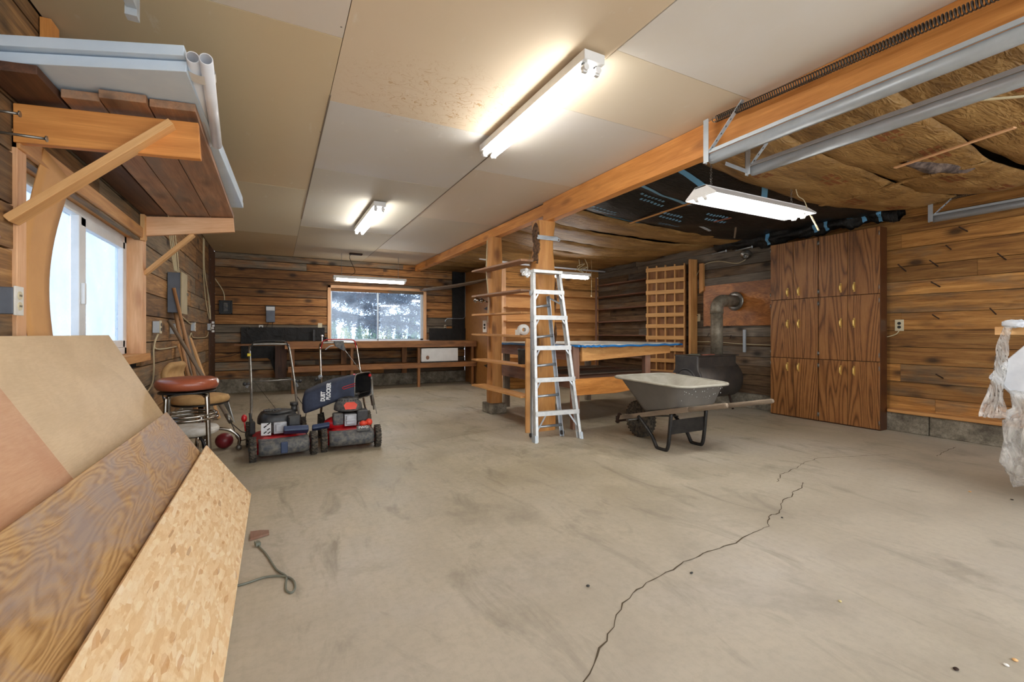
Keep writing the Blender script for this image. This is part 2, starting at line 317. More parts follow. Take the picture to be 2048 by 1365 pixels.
# ------------------------------------------------------------------ mesh builder
class MB:
    def __init__(s, M=None):
        s.bm = bmesh.new(); s.g = s.bm.verts.layers.float_vector.new('gc'); s.t = s.bm.verts.layers.float_color.new('tint')
        s.M = M; s.tint = (.5, .5, 1, 1)
    def v(s, co, gc=None, off=None):
        co = Vector(co); w = s.M @ co if s.M else co
        x = s.bm.verts.new(w); x[s.g] = Vector(gc if gc is not None else co) + (off or Vector((0, 0, 0))); x[s.t] = s.tint
        return x
    def f(s, vs, mi=0, smooth=False):
        try:
            fc = s.bm.faces.new(vs); fc.material_index = mi; fc.smooth = smooth; return fc
        except ValueError: return None
    def off(s): return Vector((random.uniform(0, 90), random.uniform(0, 90), random.uniform(0, 90)))
    def frame(s, o, X, Y, Z, size, mi=0, taper=1.0):
        o, X, Y, Z = Vector(o), Vector(X), Vector(Y), Vector(Z); off = s.off(); vs = []
        ax = sorted(range(3), key=lambda i: -size[i])
        for sx in (-.5, .5):
            for sy in (-.5, .5):
                for sz in (-.5, .5):
                    k = taper if sx > 0 else 1
                    l = (sx * size[0], sy * size[1] * k, sz * size[2] * k)
                    vs.append(s.v(o + X * l[0] + Y * l[1] + Z * l[2], (l[ax[0]], l[ax[1]], l[ax[2]]), off))
        for q in ((0, 1, 3, 2), (4, 6, 7, 5), (0, 4, 5, 1), (2, 3, 7, 6), (0, 2, 6, 4), (1, 5, 7, 3)): s.f([vs[i] for i in q], mi)
        return s
    def box(s, c, size, rot=None, mi=0):
        R = Euler(rot).to_matrix() if rot else Matrix.Identity(3)
        return s.frame(c, R.col[0], R.col[1], R.col[2], size, mi)
    def bx(s, x0, x1, y0, y1, z0, z1, mi=0):
        return s.box(((x0 + x1) / 2, (y0 + y1) / 2, (z0 + z1) / 2), (abs(x1 - x0), abs(y1 - y0), abs(z1 - z0)), None, mi)
    def bar(s, p0, p1, w, h, up=(0, 0, 1), mi=0, taper=1.0):
        p0, p1 = Vector(p0), Vector(p1); X = (p1 - p0); L = X.length; X.normalize(); up = Vector(up)
        Y = up.cross(X)
        if Y.length < 1e-4: Y = Vector((1, 0, 0)).cross(X)
        if Y.length < 1e-4: Y = Vector((0, 1, 0)).cross(X)
        Y.normalize(); Z = X.cross(Y)
        return s.frame((p0 + p1) / 2, X, Y, Z, (L, w, h), mi, taper)
    def tube(s, pts, r, n=8, mi=0, cap=True, closed=False, flat=1.0):
        pts = [Vector(p) for p in pts]; m = len(pts); off = s.off(); rings = []; L = 0
        T0 = (pts[1] - pts[0]).normalized(); ref = Vector((0, 0, 1)) if abs(T0.z) < .9 else Vector((1, 0, 0))
        U = T0.cross(ref).normalized()
        for i, p in enumerate(pts):
            a = pts[(i - 1) % m] if (closed or i > 0) else p; b = pts[(i + 1) % m] if (closed or i < m - 1) else p
            T = (b - a).normalized(); U = (U - T * U.dot(T)); U = U.normalized() if U.length > 1e-6 else T.orthogonal().normalized(); V = T.cross(U)
            rr = r[i] if isinstance(r, (list, tuple)) else r
            if i: L += (p - pts[i - 1]).length
            rings.append([s.v(p + U * (math.cos(t) * rr) + V * (math.sin(t) * rr * flat), (L, math.cos(t) * rr, math.sin(t) * rr), off) for t in [2 * math.pi * k / n for k in range(n)]])
        for i in range(m if closed else m - 1):
            A, B = rings[i], rings[(i + 1) % m]
            for k in range(n): s.f([A[k], A[(k + 1) % n], B[(k + 1) % n], B[k]], mi, True)
        if cap and not closed:
            s.f(rings[0][::-1], mi); s.f(rings[-1], mi)
        return s
    def cyl(s, p0, p1, r, n=20, mi=0, r2=None): return s.tube([p0, p1], [r, r if r2 is None else r2], n, mi)
    def lathe(s, o, axis, prof, n=28, mi=0, sx=1.0):
        o = Vector(o); A = Vector(axis).normalized(); U = A.orthogonal().normalized(); V = A.cross(U); off = s.off(); rings = []
        for (r, h) in prof:
            rings.append([s.v(o + A * h + U * (math.cos(t) * r) + V * (math.sin(t) * r * sx), (h, math.cos(t) * r, math.sin(t) * r), off) for t in [2 * math.pi * k / n for k in range(n)]])
        for A_, B_ in zip(rings, rings[1:]):
            for k in range(n): s.f([A_[k], A_[(k + 1) % n], B_[(k + 1) % n], B_[k]], mi, True)
        s.f(rings[0][::-1], mi); s.f(rings[-1], mi); return s
    def torus(s, o, axis, R, r, n=28, m=8, mi=0):
        o = Vector(o); A = Vector(axis).normalized(); U = A.orthogonal().normalized(); V = A.cross(U)
        return s.tube([o + U * (math.cos(t) * R) + V * (math.sin(t) * R) for t in [2 * math.pi * k / n for k in range(n)]], r, m, mi, closed=True)
    def prism(s, pts, vec, mi=0):
        vec = Vector(vec); pts = [Vector(p) for p in pts]; off = s.off()
        a0 = max(range(len(pts)), key=lambda i: (pts[(i + 1) % len(pts)] - pts[i]).length); X = (pts[(a0 + 1) % len(pts)] - pts[a0]).normalized()
        Nn = vec.normalized(); Y = Nn.cross(X); g = lambda p: (p.dot(X), p.dot(Y), p.dot(Nn))
        a = [s.v(p, g(p), off) for p in pts]; b = [s.v(p + vec, g(p + vec), off) for p in pts]
        s.f(a[::-1], mi); s.f(b, mi)
        for i in range(len(a)): s.f([a[i], a[(i + 1) % len(a)], b[(i + 1) % len(a)], b[i]], mi)
        return s
    def grid(s, fn, nu, nv, mi=0, wrap=False, smooth=True, gc=None):
        off = s.off(); P = [[None] * (nv + 1) for _ in range(nu + 1)]
        for i in range(nu + 1):
            for j in range(nv + 1):
                p = Vector(fn(i / nu, j / nv)); P[i][j] = s.v(p, gc(i / nu, j / nv) if gc else p, off)
        for i in range(nu):
            for j in range(nv): s.f([P[i][j], P[i + 1][j], P[i + 1][j + 1], P[i][j + 1]], mi, smooth)
        return s
    def ball(s, c, r, n=14, mi=0, sc=(1, 1, 1)):
        c = Vector(c)
        return s.grid(lambda a, b: c + Vector((r * sc[0] * math.sin(math.pi * b) * math.cos(2 * math.pi * a), r * sc[1] * math.sin(math.pi * b) * math.sin(2 * math.pi * a), r * sc[2] * math.cos(math.pi * b))), n, n // 2, mi)
    def build(s, name, mats, parent=None, bevel=0, solid=0, sub=0, weld=False, origin=None):
        if not isinstance(mats, (list, tuple)): mats = [mats]
        bm = s.bm
        if weld: bmesh.ops.remove_doubles(bm, verts=bm.verts, dist=1e-4)
        bmesh.ops.recalc_face_normals(bm, faces=bm.faces)
        loc = Vector((0, 0, 0))
        if parent is None:
            if origin is None:
                xs = [v.co for v in bm.verts]; loc = Vector(((min(p.x for p in xs) + max(p.x for p in xs)) / 2, (min(p.y for p in xs) + max(p.y for p in xs)) / 2, min(p.z for p in xs)))
            else: loc = Vector(origin)
            sh = loc
        else: sh = WORLD.get(parent.name, Vector((0, 0, 0)))
        for v in bm.verts: v.co -= sh
        me = bpy.data.meshes.new(name); bm.to_mesh(me); bm.free()
        for m in mats: me.materials.append(MT[m] if isinstance(m, str) else m)
        o = bpy.data.objects.new(name, me); COL.objects.link(o)
        if parent is not None: o.parent = parent; WORLD[o.name] = sh
        else: o.location = loc; WORLD[o.name] = loc
        if bevel:
            md = o.modifiers.new('bevel', 'BEVEL'); md.width = bevel; md.segments = 2; md.limit_method = 'ANGLE'; md.angle_limit = .7
        if solid:
            md = o.modifiers.new('solid', 'SOLIDIFY'); md.thickness = solid; md.offset = 0
        if sub:
            md = o.modifiers.new('sub', 'SUBSURF'); md.levels = sub; md.render_levels = sub
        return o
WORLD = {}
def tag(o, label, cat, group=None):
    o['label'] = label; o['category'] = cat
    if group: o['group'] = group
    return o
def root(name, loc, label=None, cat=None, group=None, local=False, rz=0):
    o = bpy.data.objects.new(name, None); COL.objects.link(o); o.location = loc; o.rotation_euler = (0, 0, rz); o.empty_display_size = .1
    WORLD[o.name] = Vector((0, 0, 0)) if local else Vector(loc)
    if label: tag(o, label, cat, group)
    return o
def struct(o): o['kind'] = 'structure'; return o
def arc(c, r, a0, a1, n, ax=0, ay=2):
    out = []
    for i in range(n + 1):
        a = a0 + (a1 - a0) * i / n; p = list(c); p[ax] += r * math.cos(a); p[ay] += r * math.sin(a); out.append(tuple(p))
    return out
def spline(pts, k=6):
    pts = [Vector(p) for p in pts]; out = []
    for i in range(len(pts) - 1):
        p0 = pts[max(i - 1, 0)]; p1 = pts[i]; p2 = pts[i + 1]; p3 = pts[min(i + 2, len(pts) - 1)]
        for j in range(k):
            t = j / k
            out.append(.5 * ((2 * p1) + (p2 - p0) * t + (2 * p0 - 5 * p1 + 4 * p2 - p3) * t * t + (3 * p1 - p0 - 3 * p2 + p3) * t ** 3))
    out.append(pts[-1]); return out

def text(name, body, size, ax, ay, offset, parent, mat='decal'):
    tx = bpy.data.curves.new(name, 'FONT'); tx.body = body; tx.size = size; tx.extrude = .001; tx.align_x = ax; tx.align_y = ay; tx.offset = offset
    tmp = bpy.data.objects.new(name + '_src', tx); me = bpy.data.meshes.new_from_object(tmp); bpy.data.objects.remove(tmp)
    me.materials.clear(); me.materials.append(MT[mat]); o = bpy.data.objects.new(name, me); COL.objects.link(o); o.parent = parent; return o
# ================================================================== the setting
XL, XR, YB, ZC = -.96, 6.12, 9.63, 2.54
XP, YP = 3.81, 7.76          # corner of the boxed-in room at the back right
Y0 = -1.3
b = MB(); b.grid(lambda u, v: (XL - .2 + u * (XR - XL + .4), Y0 - 1.5 + v * (YB - Y0 + 1.6), 0), 20, 20, smooth=False)
floor = struct(b.build('floor', 'floor', origin=(0, 0, 0)))
# floor crack: a thin line of dirt lying in the slab
def crack_line(pts, w):
    P = [at(u, v, Z=0) for u, v in pts]; full = []
    for a, c in zip(P, P[1:]):
        n = max(2, int((c - a).length / .035))
        for i in range(n): full.append(a.lerp(c, i / n) + Vector((random.uniform(-.008, .008), random.uniform(-.008, .008), 0)))
    full.append(P[-1]); b = MB(); prev = None
    for i, p in enumerate(full):
        q = full[min(i + 1, len(full) - 1)] - full[max(i - 1, 0)]; nrm = Vector((-q.y, q.x, 0)).normalized(); ww = w * random.uniform(.35, 1.1)
        cur = (b.v(p + nrm * ww + Vector((0, 0, .0012))), b.v(p - nrm * ww + Vector((0, 0, .0012))))
        if prev: b.f([prev[0], cur[0], cur[1], prev[1]])
        prev = cur
    return b
cracks = [([(1170, 1365), (1192, 1310), (1233, 1245), (1246, 1206), (1275, 1180), (1305, 1160), (1335, 1146), (1362, 1130), (1396, 1112), (1440, 1098), (1478, 1083), (1498, 1068), (1535, 1053), (1537, 1034), (1558, 1026), (1566, 1002), (1582, 995), (1584, 985), (1602, 976), (1606, 966)], .0035),
          ([(1555, 965), (1562, 950), (1592, 937), (1610, 926), (1636, 917), (1700, 914), (1790, 909)], .003), ([(1872, 913), (1890, 903), (1912, 895)], .003),
          ([(766, 895), (820, 886), (862, 884), (895, 876), (930, 870), (1000, 858)], .0018)]
for pts, w in cracks: struct(crack_line(pts, w).build('trim_1', 'crack'))

def plank_wall(name, axis, pos, a0, a1, z0, z1, mat, holes=(), weather=lambda a, z: .4, seed=1, h=.186, side=1, thick=.04, thump=.005, gap=.0045, dw=.45):
    """horizontal boards, each its own board in the wall's one mesh; axis = the wall's running direction"""
    rnd = random.Random(seed); b = MB(); z = z0; row = 0
    while z < z1 - .01:
        hh = min(h * rnd.uniform(.86, 1.14), z1 - z); a = a0
        while a < a1 - .01:
            L = rnd.uniform(1.4, 4.2); e = min(a + L, a1)
            if a1 - e < .4: e = a1
            segs = [(a, e)]
            for (h0, h1, k0, k1) in holes:
                if z + hh * .5 > k0 and z + hh * .5 < k1:
                    segs = [x for s_, t_ in segs for x in ((s_, min(t_, h0)), (max(s_, h1), t_)) if x[1] - x[0] > .02]
            dep = rnd.uniform(0, thump); wth = weather((a + e) / 2, z) + rnd.uniform(-dw, dw)
            b.tint = (wth, rnd.random(), rnd.uniform(.62, 1.3), 1); off = b.off()
            for s_, t_ in segs:
                n = 1
                za, zb = z + gap, z + hh - gap
                c = ((s_ + t_) / 2, (za + zb) / 2)
                dd = (thick - dep) / 2
                if axis == 'X': b.bx(s_ + .001, t_ - .001, pos + side * dep, pos + side * thick, za, zb)
                else: b.bx(pos + side * dep, pos + side * thick, s_ + .001, t_ - .001, za, zb)
            a = e
        z += hh; row += 1
    # backing
    return b
def backed(b, name, mat, axis, pos, a0, a1, z0, z1, holes, side):
    if z1 == ZC: z1 = ZC + .12
    segs = []; zs = sorted({z0, z1, *[h[2] for h in holes], *[h[3] for h in holes]}); b.tint = (.5, .5, .25, 1)
    for za, zb in zip(zs, zs[1:]):
        cur = [(a0, a1)]
        for (h0, h1, k0, k1) in holes:
            if za >= k0 - 1e-6 and zb <= k1 + 1e-6: cur = [x for s_, t_ in cur for x in ((s_, min(t_, h0)), (max(s_, h1), t_)) if x[1] - x[0] > .01]
        for s_, t_ in cur:
            if axis == 'X': b.bx(s_, t_, pos + side * .038, pos + side * .11, za, zb, 1)
            else: b.bx(pos + side * .038, pos + side * .11, s_, t_, za, zb, 1)
    o = b.build(name, [mat, 'dark'], origin=(0, 0, 0)); return struct(o)
WL = (2.68, 4.67, .88, 1.86)
b = plank_wall('wall_left', 'Y', XL, Y0, YB, .0, ZC, 'wall_left', [WL], lambda a, z: .28 if a > 4.7 else .5, 3, h=.2, side=-1)
backed(b, 'wall_left', 'wall_left', 'Y', XL, Y0, YB, 0, ZC, [WL], -1)
WB = (.96, 2.865, .93, 1.99)
b = plank_wall('wall_back', 'X', YB, XL, XP, .24, ZC, 'wall_back', [WB], lambda a, z: .22 + (.35 if 1.0 < z < 1.3 else 0) + (.25 if z < .9 else 0), 11, h=.165, side=1, gap=.007, dw=.6)
backed(b, 'wall_back', 'wall_back', 'X', YB, XL, XP, .0, ZC, [WB], 1)
# right wall: warm boards near, grey logs behind the stove
b = plank_wall('wall_right', 'Y', XR, Y0, 3.72, .2, ZC, 'wall_right', [], lambda a, z: .02 + (.55 if 1.15 < z < 1.62 else 0) , 5, h=.178, side=1, gap=.0025)
backed(b, 'wall_right', 'wall_right', 'Y', XR, Y0, 3.72, 0, ZC, [], 1)
b = plank_wall('wall_right', 'Y', XR, 3.72, YP + .05, .2, ZC, 'wall_grey', [], lambda a, z: (.85 if z > 1.75 else .5) - (.45 if a > 5.4 else 0) - (.15 if z < .9 else 0), 8, h=.135, side=1, thump=.022, gap=.003)
backed(b, 'wall_right', 'wall_grey', 'Y', XR, 3.72, YP + .05, 0, ZC, [], 1)
# partition of the boxed-in room: boards facing the camera, plywood on the other side of the corner
b = plank_wall('wall_partition', 'X', YP, XP, XR, 0, ZC, 'wall_back', [], lambda a, z: -.2, 21, h=.24, side=1)
backed(b, 'wall_partition', 'wall_right', 'X', YP, XP, XR, 0, ZC, [], 1)
b = MB(); b.bx(XP, XP + .03, YP + .02, YB, 0, ZC)
for z in (0,): b.bx(XP - .006, XP, YP + .1, YP + 1.0, 0.1, 2.02)
struct(b.build('wall_plywood', 'ply_wall', origin=(0, 0, 0)))
b = MB(); b.bx(XP - .02, XP + .07, YP - .06, YP + .03, 0, 2.5); b.bx(XP - .1, XP - .02, YP - .05, YP + .02, .02, 2.1)
struct(b.build('trim_2', 'pink', bevel=.004))
# concrete curbs
b = MB(); b.bx(XR - .07, XR + .02, Y0, 2.2, 0, .205); b.bx(XR - .072, XR + .02, 2.205, YP, 0, .205); struct(b.build('baseboard_right', 'curb', origin=(0, 0, 0), bevel=.01))
b = MB(); b.bx(XL, XP, YB - .05, YB + .02, 0, .25); struct(b.build('baseboard_back', 'curb', origin=(0, 0, 0), bevel=.01))
b = MB(); b.bx(XL - .02, XL + .03, 5.0, YB - .051, 0, .22); struct(b.build('baseboard_left', 'curb', origin=(0, 0, 0), bevel=.01))
b = MB(); b.bx(XR - .1, XR + .01, Y0, 2.56, .205, .24); struct(b.build('trim_3', 'fir', origin=(0, 0, 0), bevel=.008))

# ceiling sheets (left bay)
b = MB()
cols = [(XL, .30, [(Y0, 0.0, (222, 206, 180)), (0.0, 2.40, (224, 214, 202)), (2.40, 5.10, (218, 198, 162)), (5.10, 7.55, (212, 200, 172)), (7.55, YB, (190, 168, 130))]),
        (.30, 1.57, [(Y0, .64, (220, 206, 180)), (.64, 3.08, (226, 206, 178)), (3.08, 4.39, (214, 210, 204)), (4.39, 6.83, (208, 202, 188)), (6.83, YB, (196, 182, 154))]),
        (1.57, 2.70, [(Y0, 1.84, (228, 224, 218)), (1.84, 2.48, (224, 210, 188)), (2.48, 3.77, (216, 210, 202)), (3.77, 5.61, (214, 200, 182)), (5.61, 8.05, (204, 194, 178)), (8.05, YB, (190, 166, 132))])]
for x0, x1, rows in cols:
    for y0, y1, c in rows:
        b.tint = srgb(*c); dz = random.uniform(0, .004)
        b.bx(x0 + .002, x1 - .002, y0 + .002, y1 - .002, ZC + dz, ZC + dz + .012)
b.tint = srgb(40, 34, 28); b.bx(XL - .2, 2.7, Y0, YB + .1, ZC + .02, ZC + .06)
struct(b.build('ceiling', 'ceil', origin=(0, 0, 0)))
b = MB(); b.bx(.296, .306, 3.0, 6.4, ZC - .002, ZC + .001); b.bx(1.566, 1.574, 3.3, 9.0, ZC - .002, ZC); struct(b.build('trim_4', 'greyw', origin=(0, 0, 0)))
b = MB(); b.bx(2.7, XR + .1, Y0, YB + .1, ZC + .07, ZC + .11)
for k in range(19): b.bx(2.76, XR, Y0 + .3 + k * .61 - .02, Y0 + .3 + k * .61 + .02, ZC - .0, ZC + .07)
struct(b.build('ceiling_deck', 'deck', origin=(0, 0, 0)))
b = MB(); b.bx(XP, XR + .1, YP + 1.7, YP + 1.75, 0, ZC); b.bx(XP + .03, XR, YP + .1, YP + 1.7, 1.2, 1.24)
b.bm.free()
# outer corner dark strip of the left wall with bolts
b = MB(); b.bx(XL + .001, XL + .012, 8.85, YB - .01, .25, ZC - .02)
st = tag(b.build('flashing_sheet', 'darkw'), 'dark metal sheet with bolts covering the left wall beside the far corner', 'metal sheet')
for k in range(16):
    b = MB(); b.cyl((XL + .012, 8.95 + .6 * ((k * 7) % 3) / 2, .35 + k * .13), (XL + .02, 8.95 + .6 * ((k * 7) % 3) / 2, .35 + k * .13), .012, 8); b.build('bolt', 'steel', parent=st)

# ------------------------------------------------------------------ window 1 (left wall)
w1 = struct(root('window_1', (XL, 3.675, .88)))
y0, y1, z0, z1 = WL
b = MB(); b.bx(XL - .16, XL + .012, y1 - .035, y1 + .075, z0, z1 + .05); b.build('jamb', 'pink', parent=w1, bevel=.003)
b = MB(); b.bx(XL - .16, XL + .012, y0 - .06, y0 + .02, z0, z1 + .05); b.build('jamb', 'pink', parent=w1, bevel=.003)
b = MB(); b.bx(XL - .16, XL + .02, y0 - .06, y1 + .07, z1 - .02, z1 + .06); b.build('header', 'fir', parent=w1, bevel=.003)
b = MB(); b.bx(XL - .16, XL + .04, y0 - .06, y1 + .09, z0 - .03, z0 + .03); b.build('sill', 'fir', parent=w1, bevel=.003)
b = MB(); xg = XL - .12
for (a, c, e, f_) in ((y0 + .02, y0 + .075, z0 + .03, z1 - .02), (y1 - .09, y1 - .035, z0 + .03, z1 - .02), (y0 + .02, y1 - .035, z0 + .03, z0 + .085), (y0 + .02, y1 - .035, z1 - .075, z1 - .02)):
    b.bx(xg - .03, xg + .03, a, c, e, f_)
b.build('outer_frame', 'vinyl', parent=w1, bevel=.004)
ym = 3.66
b = MB()
for (a, c, e, f_) in ((ym - .03, ym + .08, z0 + .085, z1 - .075), (y1 - .15, y1 - .09, z0 + .085, z1 - .075), (ym, y1 - .1, z0 + .085, z0 + .14), (ym, y1 - .1, z1 - .13, z1 - .075)):
    b.bx(xg - .005, xg + .035, a, c, e, f_)
b.bx(xg + .035, xg + .055, ym - .01, ym + .02, 1.25, 1.38)
b.build('sash', 'vinyl', parent=w1, bevel=.004)
b = MB(); b.bx(xg, xg + .004, ym + .05, y1 - .13, z0 + .1, z1 - .1); b.build('pane', 'glass2', parent=w1)
b = MB(); b.bx(xg - .02, xg - .016, y0 + .06, ym, z0 + .08, z1 - .07); b.build('pane', 'glass2', parent=w1)
# ------------------------------------------------------------------ window 2 (back wall)
w2 = struct(root('window_2', (1.91, YB, .93)))
x0, x1, z0, z1 = WB
b = MB(); t = .045
for q in ((x0 - t, x0 + .012, z0 - .0, z1 + t), (x1 - .012, x1 + t, z0 - .0, z1 + t), (x0 - t, x1 + t, z1 - .01, z1 + t)): b.bx(q[0], q[1], YB - .03, YB + .1, q[2], q[3])
b.build('wood_frame', 'pink', parent=w2, bevel=.003)
b = MB(); b.bx(x0 - .1, x1 + .1, YB - .06, YB + .1, z0 - .03, z0 + .004); b.build('sill', 'vinyl', parent=w2, bevel=.003)
b = MB()
for q in ((x0 + .012, x0 + .04, z0, z1 - .01), (x1 - .075, x1 - .012, z0, z1 - .01), (x0, x1, z0, z0 + .035), (x0, x1, z1 - .035, z1 - .01), (1.875, 1.905, z0, z1)): b.bx(q[0], q[1], YB + .03, YB + .06, q[2], q[3])
b.build('metal_frame', 'galv', parent=w2, bevel=.002)
b = MB(); b.bx(x0 + .03, x1 - .03, YB + .043, YB + .047, z0 + .02, z1 - .02); b.build('pane', 'glass', parent=w2)

# ------------------------------------------------------------------ timber frame
b = MB(); b.bx(2.66, 2.75, Y0, 4.36, 2.315, ZC - .001)
tag(b.build('ceiling_beam', 'beam', bevel=.004), 'long orange timber beam under the ceiling, near length from the knotted post toward the camera', 'beam')
b = MB(); b.bar((2.715, 4.362, 2.455), (2.715, YB - .01, 2.475), .1, .13)
tag(b.build('ceiling_beam', 'beam', bevel=.004), 'shallower far length of timber beam running from the knotted post to the back wall', 'beam')
# knotted live-edge post
def post_slab():
    b = MB(); n = 34
    def half(z):
        w = .118 + .012 * math.sin(z * 5.1) + .012 * math.sin(z * 11 + 1)
        return w
    def fn(u, v):
        z = 2.316 * v; w = half(z); t = 2 * math.pi * u
        x = math.cos(t); y = math.sin(t); x = math.copysign(abs(x) ** .45, x); y = math.copysign(abs(y) ** .45, y)
        kn = .012 * mnoise.noise(Vector((x * 1.2, y * 1.2, z * 3.0)))
        return (2.66 + x * (w + kn) + .01 * math.sin(z * 3), 4.36 + y * .095, z)
    b.grid(fn, 24, n, gc=lambda u, v: (2.316 * v, u * .7, 0))
    return b
p = tag(post_slab().build('support_post', 'post', weld=True), 'broad live-edge timber post with knots and bark behind the aluminium ladder', 'post')
b = MB()
for i, (x, z, h, w) in enumerate(((2.55, 2.17, .26, .022), (2.562, 2.02, .22, .017), (2.545, 1.88, .2, .014), (2.782, 1.50, .5, .02), (2.785, 1.08, .3, .012), (2.545, .9, .5, .01))):
    def fnb(u, v, x=x, z=z, h=h, w=w, i=i):
        t = 2 * math.pi * u; e = math.sin(math.pi * v) ** .6; k = 1 + .9 * mnoise.noise(Vector((u * 4, v * 11, i)))
        return (x + math.cos(t) * w * e * k, 4.336 + math.sin(t) * .07 * e * (.9 + .1 * k), z + (v - .5) * h)
    b.grid(fnb, 16, 22)
b.build('bark_edge', 'bark', parent=p)
b = MB(); b.tube([(2.53, 4.262, 2.115), (2.6, 4.252, 2.12), (2.70, 4.252, 2.135), (2.775, 4.262, 2.14), (2.80, 4.30, 2.14), (2.79, 4.40, 2.14)], .012, 6, flat=1)
b.bx(2.53, 2.79, 4.248, 4.256, 2.10, 2.145); b.torus((2.81, 4.27, 2.12), (0, 1, 0), .016, .005, 12, 6)
tag(b.build('metal_strap', 'galv'), 'shiny metal strap wrapped around the knotted post above the ladder', 'strap')
b = MB()
def fn(u, v):
    z = .135 + 2.24 * v; t = 2 * math.pi * u; x = math.cos(t); y = math.sin(t); x = math.copysign(abs(x) ** .4, x); y = math.copysign(abs(y) ** .4, y)
    return (2.655 + x * (.085 + .006 * math.sin(z * 7)), 5.62 + y * (.085 + .008 * math.sin(z * 4)), z)
b.grid(fn, 20, 22, gc=lambda u, v: (2.2 * v, u * .7, 0))
tag(b.build('support_post', 'post'), 'squared timber post standing on a concrete block beside the open shelves', 'post')
b = MB(); b.bx(2.53, 2.77, 5.47, 5.76, 0, .135); tag(b.build('concrete_block', 'curb', bevel=.015), 'grey concrete block footing under the squared timber post', 'block')

# ------------------------------------------------------------------ outside, seen through the windows
b = MB(); b.bx(-30, 60, YB + .5, 120, -.75, -.7); b.bx(-60, XL - .5, -20, YB + .5, -.75, -.7); struct(b.build('ground', 'snow', origin=(0, 0, -.7)))
def cone_tree(x, y, h, r, mat, lab, trunk=True, round_=False):
    t = root('distant_tree', (x, y, -.7), lab, 'tree', 'trees far beyond the back window'); b = MB(); n = 420
    for i in range(n):
        f = random.random(); a = random.uniform(0, 6.28); rr = r * ((1 - f) if not round_ else math.sin(math.pi * min(1, .15 + f * .8))) * random.uniform(.5, 1); z = -.7 + h * (.12 + .88 * f)
        p = Vector((x + math.cos(a) * rr, y + math.sin(a) * rr, z)); s = h * .045
        vs = [b.v(p + Vector((random.uniform(-s, s), random.uniform(-s, s), random.uniform(-s, s)))) for _ in range(4)]; b.f(vs)
    b.build('foliage', mat, parent=t); b = MB(); b.cyl((x, y, -.7), (x, y, -.7 + h * .5), h * .02, 6); b.build('trunk', 'bark2', parent=t)
for i in range(22):
    k = i % 3; Yt = 45 + (i % 2) * 4; Xt = 3.2 + i * .66 * Yt / 47
    cone_tree(Xt, Yt, (3.5, 2.7, 3.1)[k] + random.uniform(-.3, .4), (.5, .62, .55)[k], 'leafg' if k != 1 else 'leafy', ['pointed green conifer', 'rounded yellow autumn tree', 'slim olive conifer'][k] + ' in the far treeline outside the back window', round_=(k == 1))
spr = root('spruce_tree', (-.2, 14.5, -.7), 'large dark spruce with drooping boughs right outside the back window', 'tree')
b = MB(); b.tube([(-.2, 14.5, -.7), (-.15, 14.4, 2.5), (-.1, 14.5, 6)], [.28, .2, .1], 10); b.build('trunk', 'bark2', parent=spr)
rs = random.Random(5); boughs = []
for i in range(15):
    z = 1.8 + i * .2; L = rs.uniform(3.2, 6.3); a = rs.uniform(-.55, .12); dz = rs.uniform(-.22, .12); pts = []
    yb = 14.4 + rs.uniform(-1.6, 1.2)
    for k in range(9):
        f = k / 8; pts.append(Vector((-.1 + L * f, yb + L * f * math.sin(a) * .45, z + L * f * dz * .6 - .5 * f * f + .12 * math.sin(f * 9 + i))))
    boughs.append(pts); b = MB(); b.tube(pts, [.05 * (1 - .75 * k / 8) for k in range(9)], 6); b.build('bough', 'bark2', parent=spr)
b = MB()
for pts in boughs:
    for k in range(330):
        f = rs.uniform(.08, 1) * 8; i = min(int(f), 7); p = pts[i].lerp(pts[i + 1], f - i)
        d = Vector((rs.uniform(-.3, 1), rs.uniform(-1, 1), rs.uniform(-1.15, .35))).normalized(); L = rs.uniform(.18, .5)
        for j in range(9):
            q = p + d * (L * j / 9) + Vector((0, 0, -.1 * (j / 9) ** 2)); e = Vector((rs.uniform(-1, 1), rs.uniform(-1, 1), rs.uniform(-1, .6))).normalized() * rs.uniform(.08, .2); s_ = e.orthogonal().normalized() * .02
            b.f([b.v(q - s_), b.v(q + s_), b.v(q + e)])
b.build('needles', 'needles', parent=spr)
b = MB(); b.bx(-2.6, -2.45, 4.9, 5.5, -.7, 2.6); b.bx(-2.9, -2.45, 2.0, 6.6, 1.75, 2.1)
tag(b.build('porch_frame', 'paleblue'), 'pale blue porch post and rail blurred outside the left window', 'porch')
